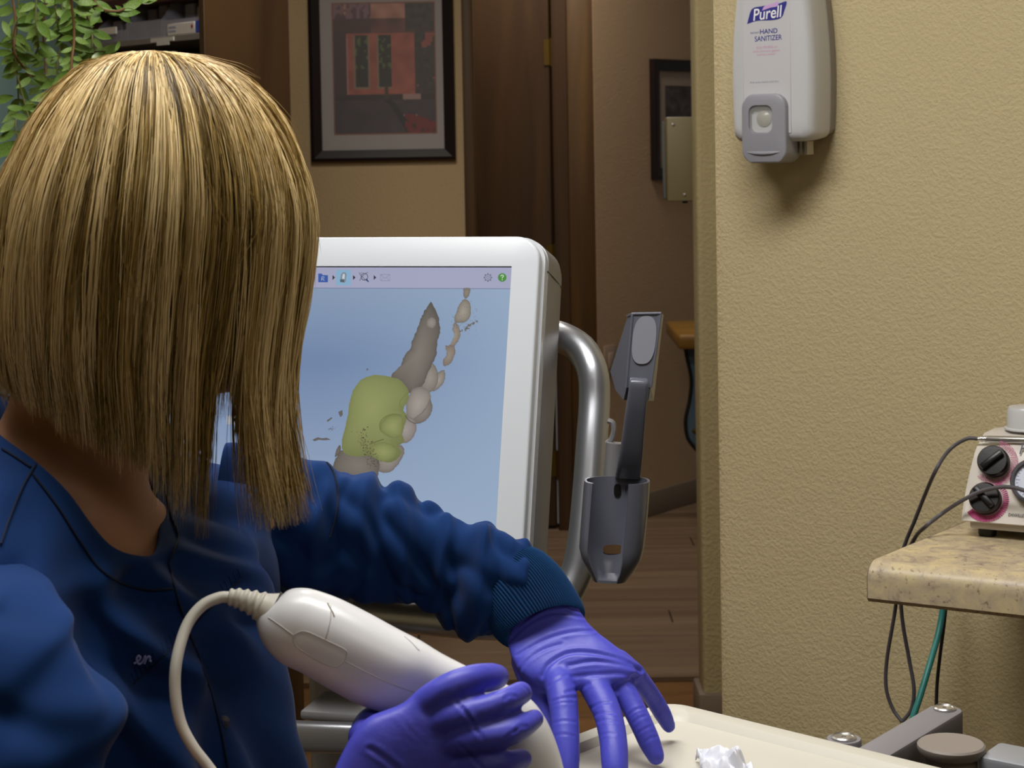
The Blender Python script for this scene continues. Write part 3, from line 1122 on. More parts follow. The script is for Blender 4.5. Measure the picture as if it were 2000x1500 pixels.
lev = mk('lever', dl(loft([rg(o_, 0.05), rg(o_, Z1 - 0.004), rg(o_, Z1 - 0.001, 0.98), rg(o_, Z1, 0.94), rg(wi, Z1, 1.04), rg(wi, Z1 - 0.002, 1.0), rg(wi, DD - 0.01, 0.95)], cap=False)), M_LEVER, parent=dsp, sharp=45)
mk('cavity', dl(loft([rg(wi, DD - 0.0095, 0.99), rg(wi, DD - 0.012, 0.9)])), mat('cavity_grey', '4c4a46', 0.5), parent=lev)
wcx, wcy = (wu0 + wu1) / 2, (wv0 + wv1) / 2
mk('nozzle', dl(lathe([(0.001, DD - 0.009), (0.0105, DD - 0.009), (0.0125, DD - 0.004), (0.0115, DD + 0.003), (0.007, DD + 0.006), (0.001, DD + 0.0068)], 24, (wcx + 0.002, wcy + 0.001, 0))), mat('pale_nozzle', 'aaa79c', 0.2), parent=lev)
mk('window', dl(loft([rg(wi, Z1 - 0.0035, 0.99), rg(wi, Z1 - 0.002, 0.95)])), M_CLEAR, parent=lev)
ru, rv = df(1497, 289)
mk('finger_rest', dl(xf(tube([(-lw * 0.36, 0, 0), (-lw * 0.2, -0.0012, 0.0012), (0, -0.0018, 0.0016), (lw * 0.2, -0.0012, 0.0012), (lw * 0.36, 0, 0)], [0.0014, 0.0026, 0.003, 0.0026, 0.0014], 10, round_end=True), (ru, rv - 0.006, Z1 - 0.001), (1, 0, 0), (0, 1, 0), (0, 0, 1))), M_LEVER, parent=lev)
# drip parts under the cover
for (pxa, pya, pxb, pyb) in ((1552, 284, 1557, 301), (1562, 284, 1566, 302), (1572, 284, 1578, 302)):
    a_, b_ = df(pxa, pya, 0.06), df(pxb, pyb, 0.06)
    mk('pump_rib', dl(join(box2(a_[0], a_[0] + 0.004, b_[1], a_[1] + 0.006, 0.035, 0.062))), M_DISP_SIDE, parent=dsp, smooth=False)

# ================================================================== counter on the wall, with the dental unit
def stone_mat():
    m = mat('stone_laminate', 'b7a78a', 0.38, spec=0.45)
    nt = m.node_tree
    b = nt.nodes['Principled BSDF']
    tc = nt.nodes.new('ShaderNodeTexCoord')
    mp = nt.nodes.new('ShaderNodeMapping')
    mp.inputs['Scale'].default_value = (1, 1, 1)
    n1 = nt.nodes.new('ShaderNodeTexNoise')
    n1.inputs['Scale'].default_value = 34
    n1.inputs['Detail'].default_value = 10
    n1.inputs['Roughness'].default_value = 0.68
    n1.inputs['Distortion'].default_value = 0.8
    n2 = nt.nodes.new('ShaderNodeTexNoise')
    n2.inputs['Scale'].default_value = 170
    n2.inputs['Detail'].default_value = 6
    rp = nt.nodes.new('ShaderNodeValToRGB')
    els = rp.color_ramp.elements
    els[0].position, els[0].color = 0.34, (*lin('8f8072'), 1)
    els[1].position, els[1].color = 0.66, (*lin('c9b88f'), 1)
    e = els.new(0.47)
    e.color = (*lin('b3a48a'), 1)
    r2 = nt.nodes.new('ShaderNodeValToRGB')
    r2.color_ramp.elements[0].position, r2.color_ramp.elements[0].color = 0.30, (*lin('7d6a58'), 1)
    r2.color_ramp.elements[1].position, r2.color_ramp.elements[1].color = 0.40, (1, 1, 1, 1)
    mx = nt.nodes.new('ShaderNodeMix')
    mx.data_type = 'RGBA'
    mx.blend_type = 'MULTIPLY'
    mx.inputs[0].default_value = 0.6
    for n in (n1, n2):
        nt.links.new(tc.outputs['Object'], n.inputs['Vector'])
    nt.links.new(n1.outputs['Fac'], rp.inputs['Fac'])
    nt.links.new(n2.outputs['Fac'], r2.inputs['Fac'])
    nt.links.new(rp.outputs['Color'], mx.inputs[6])
    nt.links.new(r2.outputs['Color'], mx.inputs[7])
    nt.links.new(mx.outputs[2], b.inputs['Base Color'])
    return m


M_STONE = stone_mat()
CZ = 0.94                                      # counter top height
# front left corner of the counter sits where the photograph shows it
cfl = HIT(1694, 1098, (0, 0, CZ), ZUP)
cdp = float(np.dot(cfl - W0, WN))               # how far the counter reaches out of the wall
cs0 = float(np.dot(cfl - W0, WD))
cprof = []                                      # section across the counter (out of wall, up)
for k in range(10):
    a = math.radians(90 * k / 9)
    cprof.append((cdp - 0.022 + 0.022 * math.sin(a), CZ - 0.022 + 0.022 * math.cos(a)))
cprof += [(cdp, CZ - 0.045), (cdp - 0.004, CZ - 0.05), (cdp - 0.02, CZ - 0.05), (cdp - 0.022, CZ - 0.032), (0.004, CZ - 0.032), (0.004, CZ)]
wbase = A([W0[0], W0[1], 0.0])
c0 = [wbase + WD * (cs0 + 0.15 * (cdp - a)) + WN * a + ZUP * b for a, b in cprof]
c1 = [wbase + WD * (cs0 + 1.3) + WN * a + ZUP * b for a, b in cprof]
ctr = root('wall_counter', wbase + WD * (cs0 + 0.4) + WN * (cdp / 2), 'mottled beige stone-look counter projecting from the yellow wall', 'counter')
mk('worktop', loft([c0, c1]), M_STONE, parent=ctr, sharp=35)
mk('edge_strip', loft([[p - WD * 0.0008 for p in c0], [p + WD * 0.0002 for p in c0]]), mat('brown_edge_strip', '6d5a45', 0.6), parent=ctr, sharp=35)
mk('end_panel', xf(box2(cs0 + 0.55, cs0 + 0.57, 0.004, cdp - 0.03, 0.0, CZ - 0.033), wbase, WD, WN, ZUP), M_CABWOOD, parent=ctr, smooth=False)


def ct(px, py, h=0.0):
    return HIT(px, py, (0, 0, CZ + h), ZUP)


# dental air unit
M_UNIT = mat('unit_warm_white', 'd2ccc4', 0.4)
M_UNIT2 = mat('unit_base_grey', 'b9b2a8', 0.45)
M_KNOB = mat('knob_black', '121113', 0.35, bump=(200, 0.05, 0.001))
M_MAG = mat('magenta_ink', 'b63a7c', 0.5)
M_HOSE = mat('dark_grey_hose', '4d4a50', 0.5)
M_CHROME = mat('brushed_steel', 'c4c2c0', 0.28, 0.9)

UX = WD.copy()
ua = math.radians(8)
UX = A([math.cos(math.radians(28)), -math.sin(math.radians(28)), 0])
UN = A([UX[1], -UX[0], 0])                        # towards the viewer
un0 = ct(1890, 1052)                              # front left foot
FT = 0.012
unit_root = root('dental_air_unit', un0 + UX * 0.13 - UN * 0.08, 'warm white dental air unit with black knobs on the stone-look counter', 'dental unit')
FN = None


def ul(m):
    return xf(m, un0 + A([0, 0, FT]), UX, ZUP, UN)


def uh(px, py, z):
    """local (u, v) on the plane z of the unit, seen at a pixel"""
    d = HIT(px, py, un0 + A([0, 0, FT]) + UN * z, UN) - un0 - A([0, 0, FT])
    return float(np.dot(d, UX)), float(d[2])


# outline of the sloping front: base width and rounded shoulders
fu0, fv0 = uh(1873, 1022, 0.0)
_, fvt = uh(1940, 862, -0.05)
UWd = 0.24
H = fvt
base = [(fu0 + 0.010, 0.0), (fu0 + UWd - 0.010, 0.0)]


def usec(z, d0, v_top):
    pts = [(fu0 + 0.002, fv0 + 0.002), (fu0 + UWd - 0.002, fv0 + 0.002)]
    for k in range(9):
        t = k / 8
        pts.append((fu0 + UWd - 0.010 * t ** 1.8 - 0.002, fv0 + 0.004 + (v_top - fv0 - 0.012) * t))
    pts.append((fu0 + UWd - 0.06, v_top))
    pts.append((fu0 + 0.06, v_top))
    for k in range(8, -1, -1):
        t = k / 8
        pts.append((fu0 + 0.010 * t ** 1.8 + 0.002, fv0 + 0.004 + (v_top - fv0 - 0.012) * t))
    return A([(x, y, z) for x, y in pts])


# side sweep: front face leans back
body_rings = []
LEAN = 0.045 / H


def lean(r, k=1.0):
    r = r.copy()
    r[:, 2] -= (r[:, 1] - fv0) * LEAN * k
    return r


body_rings = [lean(usec(-0.004, 0, H - 0.004)), lean(usec(-0.012, 0, H)), usec(-0.09, 0, H + 0.012), usec(-0.15, 0, H + 0.010)]
fr0 = lean(usec(0.0, 0, H - 0.012))
cc = fr0.mean(0)
fr0 = cc + (fr0 - cc) * A([0.965, 0.95, 1])
body = mk('body', ul(loft([fr0] + body_rings)), M_UNIT, parent=unit_root, sharp=40)
mk('base', ul(join(box2(fu0 + 0.012, fu0 + UWd - 0.012, 0.0, fv0 + 0.004, -0.15, -0.008, 0.003, 2), box2(fu0 + 0.014, fu0 + UWd - 0.014, 0.012, 0.0135, -0.148, -0.006))), M_UNIT2, parent=unit_root)
for fx in (0.03, UWd - 0.03):
    for fz in (-0.03, -0.13):
        mk('foot', ul(lathe([(0.011, -FT), (0.012, -FT + 0.003), (0.012, 0.001)], 16, (fu0 + fx, 0, fz), (1, 0, 0), (0, 0, 1), (0, 1, 0))), M_BLACK, parent=unit_root)
# leaning front frame
fe_u = A([1.0, 0, 0])
fe_v = unit(A([0, 1.0, -LEAN]))
fe_n = unit(np.cross(fe_u, fe_v))


def fpt(px, py, lift=0.0):
    """point on the leaning front seen at a pixel, local coordinates"""
    O = un0 + A([0, 0, FT]) + ZUP * fv0
    n = unit(UN + ZUP * LEAN)
    p = HIT(px, py, O, n) - un0 - A([0, 0, FT])
    return A([np.dot(p, UX), p[2], np.dot(p, UN)]) + fe_n * (lift + 0.0018)


def on_front(m, p):
    return ul(xf(m, p, fe_u, fe_v, fe_n))


for (kx, ky, ang, dots) in ((1939, 904, 42, True), (1923, 976, -42, False)):
    p = fpt(kx + 4, ky, 0.0)
    kn = mk('dial', on_front(lathe([(0.0205, 0.0), (0.0205, 0.011), (0.0185, 0.014), (0.004, 0.0145), (0.0005, 0.0145)], 32), p), M_KNOB, parent=unit_root)
    a = math.radians(ang)
    mk('grip', on_front(xf(rbox(0.034, 0.0085, 0.010, 0.0025, 2), (0, 0, 0.0165), (math.cos(a), math.sin(a), 0), (-math.sin(a), math.cos(a), 0), (0, 0, 1)), p), M_KNOB, parent=kn)
    pieces = []
    if dots:
        for ri, rr_ in enumerate((0.0225, 0.0243, 0.0261, 0.0279, 0.0297)):
            nd = int(34 + ri * 5)
            for k in range(nd):
                an = math.radians(78 - 215 * (k + 0.5 * (ri % 2)) / nd)
                fade = 0.0011 if an > -1.2 else 0.0009
                ctr_ = (rr_ * math.cos(an), rr_ * math.sin(an))
                if rr_ > 0.0285 and an < -1.9:
                    continue
                pieces.append(disc((ctr_[0], ctr_[1], 0.0002), 0.0007 if k % 3 else 0.0009, (1, 0, 0), (0, 1, 0), 6))
    else:
        for k in range(34):
            t = k / 33
            an = math.radians(62 - 200 * t)
            hw = math.radians(1.0 + 2.0 * t)
            r0, r1 = 0.0215, 0.0285 + 0.0015 * t
            q = [(r * math.cos(b_), r * math.sin(b_), 0.0002) for r, b_ in ((r0, an - hw), (r1, an - hw), (r1, an + hw), (r0, an + hw))]
            pieces.append((A(q), [(0, 1, 2, 3)]))
    mk('dial_scale', on_front(join(*pieces), p), M_MAG, parent=unit_root, smooth=False)
# pressure gauge at the picture's edge
gp = fpt(2022, 943)
gg = mk('gauge', on_front(lathe([(0.0305, 0), (0.0305, 0.008), (0.029, 0.011), (0.0255, 0.011), (0.0245, 0.006)], 40, cap=False), gp), mat('gauge_rim', '3a3840', 0.3), parent=unit_root)
mk('gauge_face', on_front(disc((0, 0, 0.0055), 0.025, (1, 0, 0), (0, 1, 0), 40), gp), mat('gauge_dial', 'cfd6e6', 0.3), parent=gg, smooth=False)
tk = []
for k in range(26):
    an = math.radians(235 - 290 * k / 25)
    r0 = 0.0205 if k % 5 else 0.018
    q = []
    for r_, w_ in ((r0, -0.0003), (0.0232, -0.0003), (0.0232, 0.0003), (r0, 0.0003)):
        q.append((r_ * math.cos(an) - w_ * math.sin(an), r_ * math.sin(an) + w_ * math.cos(an), 0.0058))
    tk.append((A(q), [(0, 1, 2, 3)]))
mk('gauge_ticks', on_front(join(*tk), gp), mat('gauge_ink_blue', '3f4f9c', 0.5), parent=gg, smooth=False)


def unit_text(name, body, px, py, wpx, material, shear=0.0, bold=0.0, aspect=1.0):
    v, f = text_mesh(body, 1.0, 0.0, shear, bold)
    w = v[:, 0].max() - v[:, 0].min()
    s = (fpt(px + wpx / 2, py)[0] - fpt(px - wpx / 2, py)[0]) / w
    mk(name, on_front((v * A([s, s * aspect, 1]) + A([0, 0, 0.0003]), f), fpt(px, py)), material, parent=unit_root, smooth=False)


unit_text('lettering', 'DANVILLE', 1984.5, 1007, 31, mat('dark_ink', '241c28', 0.5), shear=0.2, bold=0.012, aspect=1.3)
unit_text('lettering', 'P', 1997, 878, 15, mat('grey_blue_ink', '4a4c5c', 0.5), shear=0.25, aspect=1.3)
# white cap on top
cp = un0 + A([0, 0, FT]) + UX * (fu0 + UWd * 0.56) - UN * 0.10
capz = H + 0.011
cpx = HIT(2005, 842, un0 + A([0, 0, FT + capz]), UN)
cq = un0 + A([0, 0, FT + capz]) + UX * uh(2006, 838, -0.10)[0] - UN * 0.10
mk('cap', lathe([(0.030, 0.0), (0.030, 0.002), (0.0265, 0.003), (0.0258, 0.026), (0.0235, 0.030), (0.004, 0.0315), (0.0005, 0.0315)], 36, cq), mat('cap_white', 'c9cacb', 0.3), parent=unit_root)

# handpiece resting across the top edge with its hose, second hose crossing the dials
hz_ = 0.012
h0p = HIT(1910, 857, un0 - UN * 0.048, UN)
h1p = HIT(2040, 860, un0 - UN * 0.048, UN)
hpc = root('handpiece', (h0p + h1p) / 2, 'slim steel handpiece lying on the dental unit with grey hose', 'handpiece')
hpts = [h0p + (h1p - h0p) * t for t in (0, 0.04, 0.045, 0.07, 0.075, 0.10, 0.105, 0.13, 0.135, 0.16, 1.0)]
hrad = [0.0028, 0.0028, 0.0042, 0.0042, 0.0036, 0.0036, 0.0044, 0.0044, 0.0038, 0.0046, 0.0046]
mk('body', tube(hpts, hrad, 16), M_CHROME, parent=hpc, sharp=30)
hosed = [h0p + (h1p - h0p) * 0.01, HIT(1885, 858, un0 - UN * 0.05, UN), HIT(1855, 878, un0 - UN * 0.055, UN), HIT(1830, 915, un0 - UN * 0.07, UN), HIT(1805, 970, un0 - UN * 0.085, UN), HIT(1787, 1015, un0 - UN * 0.095, UN), HIT(1771, 1058, un0 - UN * 0.11, UN), HIT(1762, 1090, un0 - UN * 0.125, UN)]


def hose(pts, r, material, name, label, group=None, n=60):
    o = mk(name, tube(spline(pts, n), r, 10), material)
    return tag(o, label, 'hose', group)


HR = pxlen(4.2, 2.45)
# the hose leaves over the counter's back, drops behind the worktop and hangs below it
wl = lambda px, py, off: HIT(px, py, W0 + WN * off, WN)
hh = [h0p + (h1p - h0p) * 0.012, HIT(1890, 857, un0 - UN * 0.05, UN), HIT(1858, 876, un0 - UN * 0.06, UN)]
tgt = wl(1771, 1052, 0.30)
hh += [wl(1832, 912, 0.27), wl(1806, 968, 0.29), wl(1787, 1015, 0.30), tgt]
# hoses that come off the unit, pass the counter's free end edge and hang under it
off_end = cdp * 0.72
mk('hose', tube(spline([h0p + (h1p - h0p) * 0.012, HIT(1888, 857, un0 - UN * 0.045, UN), HIT(1856, 877, un0 - UN * 0.04, UN), wl(1830, 914, cdp * 0.58), wl(1805, 970, cdp * 0.50), wl(1786, 1018, cdp * 0.46), wl(1770, 1056, cdp * 0.43), wl(1757, 1100, cdp * 0.41), wl(1752, 1160, cdp * 0.39), wl(1747, 1200, cdp * 0.35), wl(1732, 1290, cdp * 0.32), wl(1731, 1345, cdp * 0.32), wl(1744, 1385, cdp * 0.32), wl(1762, 1410, cdp * 0.33)], 90), HR * 0.92, 10), M_HOSE, parent=hpc)
hose([uhp for uhp in (HIT(2060, 985, un0 + UN * 0.03, UN), HIT(2000, 958, un0 + UN * 0.02, UN), HIT(1960, 951, un0 + UN * 0.012, UN), HIT(1915, 960, un0 + UN * 0.010, UN), HIT(1875, 980, un0 + UN * 0.012, UN), HIT(1840, 1003, un0 + UN * 0.005, UN), wl(1808, 1028, cdp * 0.62), wl(1788, 1049, cdp * 0.46), wl(1770, 1090, cdp * 0.41), wl(1760, 1160, cdp * 0.39), wl(1763, 1215, cdp * 0.36), wl(1776, 1290, cdp * 0.33), wl(1785, 1345, cdp * 0.33), wl(1780, 1385, cdp * 0.33), wl(1762, 1410, cdp * 0.34))], HR * 0.95, M_HOSE, 'grey_hose', 'thin grey hose crossing the lower black dial and hanging under the counter', n=100)
hose([wl(1846, 1120, cdp * 0.16), wl(1841, 1190, cdp * 0.18), wl(1832, 1240, cdp * 0.22), wl(1815, 1300, cdp * 0.3), wl(1797, 1360, cdp * 0.36), wl(1780, 1410, cdp * 0.4)], pxlen(6.5, 2.45), mat('teal_hose_rubber', '2f7d78', 0.4), 'teal_hose', 'thick teal hose hanging under the stone-look counter')
hose([wl(1851, 1120, cdp * 0.10), wl(1846, 1200, cdp * 0.12), wl(1836, 1280, cdp * 0.14), wl(1830, 1340, cdp * 0.16), wl(1828, 1410, cdp * 0.2)], pxlen(3.6, 2.55), M_BLACK, 'black_cable', 'thin black cable hanging straight beside the teal hose')

# ================================================================== instrument tray and its arm
M_TRAY = mat('cream_tray', 'bebbb0', 0.4, spec=0.4)
M_ARM = mat('grey_arm_paint', '77757a', 0.45)
TZ = 1.0
tc0 = HIT(1302, 1366, (0, 0, TZ), ZUP)          # far corner
tl1 = HIT(1132, 1461, (0, 0, TZ), ZUP)
tr1 = HIT(1690, 1461, (0, 0, TZ), ZUP)
TR = unit(tr1 - tc0)
TL = A([-TR[1], TR[0], 0])
if np.dot(TL, tl1 - tc0) < 0:
    TL = -TL
LW, LL = 0.44, 0.30
tray = root('instrument_tray', tc0 + TR * LW / 2 + TL * LL / 2 + A([0, 0, -0.03]), 'cream plastic instrument tray with a raised rim', 'tray')
out_ = [(x + LW / 2, y + LL / 2) for x, y in rrect(LW, LL, 0.022, 6)]


def tins(d, z):
    return A([(LW / 2 + (x - LW / 2) * (1 - 2 * d / LW), LL / 2 + (y - LL / 2) * (1 - 2 * d / LL), z) for x, y in out_])


rings = [tins(0.006, -0.022), tins(0.0, -0.003), tins(0.0008, -0.0008), tins(0.003, 0), tins(0.016, -0.0005), tins(0.020, -0.004), tins(0.022, -0.006), tins(0.06, -0.0062)]
mk('tray_body', xf(loft(rings), tc0, TR, TL, ZUP), M_TRAY, parent=tray, sharp=35)

# crumpled tissue on the tray
tp = HIT(1420, 1508, (0, 0, TZ), ZUP)
nn = 26
gv, gf = [], []
for j in range(nn):
    for i in range(nn):
        x, y = (i / (nn - 1) - 0.5), (j / (nn - 1) - 0.5)
        w = mnoise.noise((x * 3.1 + 4, y * 3.1, 1.3)) * 0.016 + mnoise.noise((x * 7, y * 7, 5.1)) * 0.006
        r_ = math.hypot(x, y)
        hgt = 0.016 * max(0, 1 - r_ * 1.5) + abs(w) + (0.012 * max(0, 0.12 - abs(x - 0.16 - y * 0.3)) / 0.12 if y > -0.2 else 0)
        gv.append(tp + TR * (x * 0.052) + A([0, 1, 0]) * (y * 0.05) + A([0, 0, 0.0005 + hgt - 0.0055]))
for j in range(nn - 1):
    for i in range(nn - 1):
        gf.append((j * nn + i, j * nn + i + 1, (j + 1) * nn + i + 1, (j + 1) * nn + i))
ts = mk('tissue', (A(gv), gf), mat('white_tissue', 'd7dae4', 0.9, spec=0.1), sharp=25)
md = ts.modifiers.new('thickness', 'SOLIDIFY')
md.thickness = 0.0006
tag(ts, 'crumpled white tissue lying on the cream tray', 'tissue')

# articulated arm behind the tray
AZ = 0.972
arm = root('tray_arm', HIT(1800, 1460, (0, 0, 0.93), ZUP), 'grey articulated tray arm with round knob and steel pivots', 'tray arm')
pa = HIT(1845, 1385, (0, 0, AZ), ZUP)
pb = HIT(1655, 1497, (0, 0, AZ), ZUP)
pb = pa + (pb - pa) * 1.0
ad_ = unit(pb - pa)
an_ = A([-ad_[1], ad_[0], 0])
hw_ = pxlen(34, 1.6)
L_ = float(np.linalg.norm(pb - pa))
poly = []
for k in range(15):
    a = math.radians(90 + 180 * k / 14)
    poly.append((hw_ * math.cos(a), hw_ * math.sin(a)))
for k in range(15):
    a = math.radians(-90 + 180 * k / 14)
    poly.append((L_ + hw_ * math.cos(a), hw_ * math.sin(a)))
mk('upper_arm', xf(prism(poly, -0.03, 0, 0.003, 2), pa, ad_, an_, ZUP), M_ARM, parent=arm, sharp=35)


def pivot(p, r, name='pivot_cap'):
    q = mk(name, lathe([(r, 0), (r, 0.0012), (r * 0.86, 0.0022), (r * 0.80, 0.0014), (r * 0.2, 0.0014), (r * 0.16, 0.0004), (0.0004, 0.0004)], 28, p), M_CHROME, parent=arm)


pivot(pa + A([0, 0, 0.0002]), pxlen(22, 1.6))
pc = HIT(1648, 1442, (0, 0, AZ), ZUP)
mk('joint', lathe([(pxlen(35, 1.5), -0.035), (pxlen(35, 1.5), -0.002), (pxlen(33, 1.5), 0)], 32, pc), M_ARM, parent=arm)
pivot(pc + A([0, 0, 0.0002]), pxlen(25, 1.5))
kp = HIT(1858, 1452, (0, 0, AZ + 0.005), ZUP)
KR = pxlen(68, 1.45)
mk('brake_knob', lathe([(KR * 0.75, -0.05), (KR * 0.75, -0.010), (KR * 0.93, -0.008), (KR, -0.004), (KR * 0.99, -0.001), (KR * 0.93, 0.0005), (KR * 0.55, 0.0), (0.0005, -0.0004)], 44, kp), mat('warm_grey_knob', '807871', 0.55), parent=arm)
bp_ = HIT(1755, 1478, (0, 0, AZ - 0.012), ZUP)
br_d = unit(HIT(1830, 1425, (0, 0, AZ), ZUP) - HIT(1750, 1470, (0, 0, AZ), ZUP))
br_n = A([-br_d[1], br_d[0], 0])
mk('bracket', xf(rbox(0.075, 0.004, 0.05, 0.001, 1), bp_ + br_d * 0.02 + A([0, 0, -0.015]), br_d, br_n, ZUP), mat('cream_bracket', 'b8b2a6', 0.5), parent=arm)
mk('bolt', lathe([(0.004, 0), (0.004, 0.003), (0.0008, 0.0034)], 12, bp_ + br_n * np.sign(-np.dot(br_n, VIEW)) * 0.002 + A([0, 0, -0.004]), ZUP, br_d, br_n * np.sign(-np.dot(br_n, VIEW))), M_CHROME, parent=arm)
bk_ = HIT(1990, 1475, (0, 0, AZ), ZUP)
mk('end_block', xf(rbox(0.06, 0.045, 0.04, 0.004, 2), bk_ + A([0.004, 0, -0.02]), unit(A([0.8, -0.6, 0])), unit(A([0.6, 0.8, 0])), ZUP), mat('silver_block', '9fa3ac', 0.4, 0.5), parent=arm)
mk('post', lathe([(0.03, 0.0), (0.03, AZ - 0.03)], 24, A([pa[0], pa[1], 0])), M_ARM, parent=arm)
mk('post_foot', lathe([(0.12, 0.0), (0.12, 0.012), (0.03, 0.02)], 32, A([pa[0], pa[1], 0])), M_ARM, parent=arm)
# ================================================================== framed pictures
M_FRAME = mat('dark_frame', '1c1112', 0.4)
M_MAT = mat('grey_mat_board', 'a29c9a', 0.8)
M_MAT2 = mat('cream_mat_board', 'ac9a8c', 0.8)
M_PRINT = mat('framed_print', 'ffffff', 0.5, vcol=True)
M_PGLASS = mat('picture_glass', 'ffffff', 0.08, spec=0.5, alpha=0.06)


def frame_ring(q, w, dep, n_out):
    """q: outer corners (top left, top right, bottom right, bottom left); n_out points into the room"""
    c = q.mean(0)
    ex, ey = unit(q[1] - q[0]), unit(q[0] - q[3])
    inn = A([q[0] + ex * w - ey * w, q[1] - ex * w - ey * w, q[2] - ex * w + ey * w, q[3] + ex * w + ey * w])
    r = [q, q + n_out * dep, q * 0.7 + inn * 0.3 + n_out * (dep + 0.004), inn + n_out * (dep - 0.006), inn]
    return loft(r, cap=False), inn


def print_grid(name, o, ex, ey, w, h, nx, ny, fn, parent, material=M_PRINT):
    v, f, c = [], [], []
    for j in range(ny):
        for i in range(nx):
            k = len(v)
            for di, dj in ((0, 0), (1, 0), (1, 1), (0, 1)):
                v.append(o + ex * (w * (i + di) / nx) - ey * (h * (j + dj) / ny))
            col_ = lin(fn((i + 0.5) / nx, (j + 0.5) / ny))
            c += [col_] * 4
            f.append((k, k + 1, k + 2, k + 3))
    return mk(name, (A(v), f), material, parent=parent, smooth=False, cols=A(c))


def canal(u, v):
    """print of a red canal-side house above dark water with a boat"""
    nz = mnoise.noise((u * 9, v * 11, 2.0)) * 0.5 + 0.5
    n2 = mnoise.noise((u * 26, v * 26, 7.0)) * 0.5 + 0.5

    def mixc(a, b, t):
        return tuple(a[i] * (1 - t) + b[i] * t for i in range(3))
    wallc = mixc((0.42, 0.22, 0.19), (0.58, 0.32, 0.27), nz)
    if v > 0.74:                                            # water
        c = mixc((0.20, 0.15, 0.18), (0.27, 0.22, 0.26), nz)
        bx = 0.50 + (v - 0.74) ** 0.7 * 0.62
        if 0.0 < u - bx + 0.03 < 0.07:
            c = (0.10, 0.07, 0.09)
        elif 0.04 <= u - bx < 0.17 and v > 0.86:
            c = (0.45, 0.42, 0.46) if n2 > 0.5 else (0.2, 0.17, 0.2)
        if v > 0.86 and u > 0.70 and v > 0.835 + (u - 0.7) * 0.28:
            c = (0.45, 0.08, 0.09) if n2 > 0.35 else (0.2, 0.05, 0.06)
        return c
    c = wallc
    if v < 0.11:
        c = (0.40, 0.30, 0.33) if u < 0.38 and not (0.1 < u < 0.13) else mixc((0.45, 0.30, 0.26), (0.62, 0.45, 0.38), nz)
        if u < 0.38 and n2 > 0.55:
            c = (0.28, 0.19, 0.22)
    elif v < 0.23:
        c = mixc((0.22, 0.14, 0.14), (0.45, 0.26, 0.23), nz if u > 0.38 else 0.1)
    if u < 0.12 and v > 0.22:
        c = (0.20, 0.14, 0.15)
    if 0.13 < u < 0.15 and v > 0.25:
        c = (0.52, 0.36, 0.34)
    for a, b in ((0.21, 0.335), (0.44, 0.565)):
        if a - 0.014 < u < b + 0.014 and 0.24 < v < 0.655:
            c = (0.42, 0.36, 0.30)
        if a < u < b and 0.24 < v < 0.64:
            c = (0.13, 0.12, 0.11) if n2 < 0.62 or v > 0.5 else (0.26, 0.32, 0.17)
    if u > 0.72 and v < 0.22 or (u > 0.80 and nz > 0.35):
        c = mixc((0.12, 0.10, 0.10), (0.25, 0.22, 0.19), n2)
    if v > 0.70:
        c = (0.16, 0.11, 0.13) if not (0.68 < u < 0.86) else (0.50, 0.40, 0.38)
    if 0.505 < u < 0.53 and 0.63 < v < 0.76:
        c = (0.22, 0.16, 0.10)
    return tuple(min(1, x * 1.25) for x in c)


YP = 5.578
q = A([HIT(x, y, (0, YP + 0.02, 0), (0, -1, 0)) for x, y in ((600, -60), (886, -62), (888.5, 312), (610, 316))])
q[:, 1] = YP + 0.021
q[0][0] = q[3][0] = (q[0][0] + q[3][0]) / 2
q[1][0] = q[2][0] = (q[1][0] + q[2][0]) / 2
q[2][2] = q[3][2] = (q[2][2] + q[3][2]) / 2
q[0][2] = q[1][2] = (q[0][2] + q[1][2]) / 2
pic = root('framed_picture', q[2:].mean(0), 'large dark-framed print of a red canal house above dark water', 'picture')
fm, inn = frame_ring(q, 0.034, 0.024, A([0, -1.0, 0]))
mk('frame', fm, M_FRAME, parent=pic, smooth=False)
mk('mat_board', (inn + A([0, -0.006, 0]), [(0, 1, 2, 3)]), M_MAT, parent=pic, smooth=False)
iw_ = inn[1][0] - inn[0][0]
p0 = HIT(646, 0, (0, YP, 0), (0, -1, 0))
p1 = HIT(851, 258, (0, YP, 0), (0, -1, 0))
px_w = p1[0] - p0[0]
ptop = HIT(750, 6, (0, YP, 0), (0, -1, 0))[2]
print_grid('print', A([p0[0] + 0.004, YP + 0.0135, ptop]), A([1.0, 0, 0]), ZUP, px_w - 0.004, ptop - p1[2], 56, 70, canal, pic)
mk('print_edge', (A([[p0[0], YP + 0.0142, ptop + 0.004], [p1[0] + 0.004, YP + 0.0142, ptop + 0.004], [p1[0] + 0.004, YP + 0.0142, p1[2] - 0.004], [p0[0], YP + 0.0142, p1[2] - 0.004]]), [(0, 1, 2, 3)]), mat('rust_print_edge', '8a5a4a', 0.7), parent=pic, smooth=False)
mk('glass', (inn + A([0, -0.012, 0]), [(0, 1, 2, 3)]), M_PGLASS, parent=pic, smooth=False)

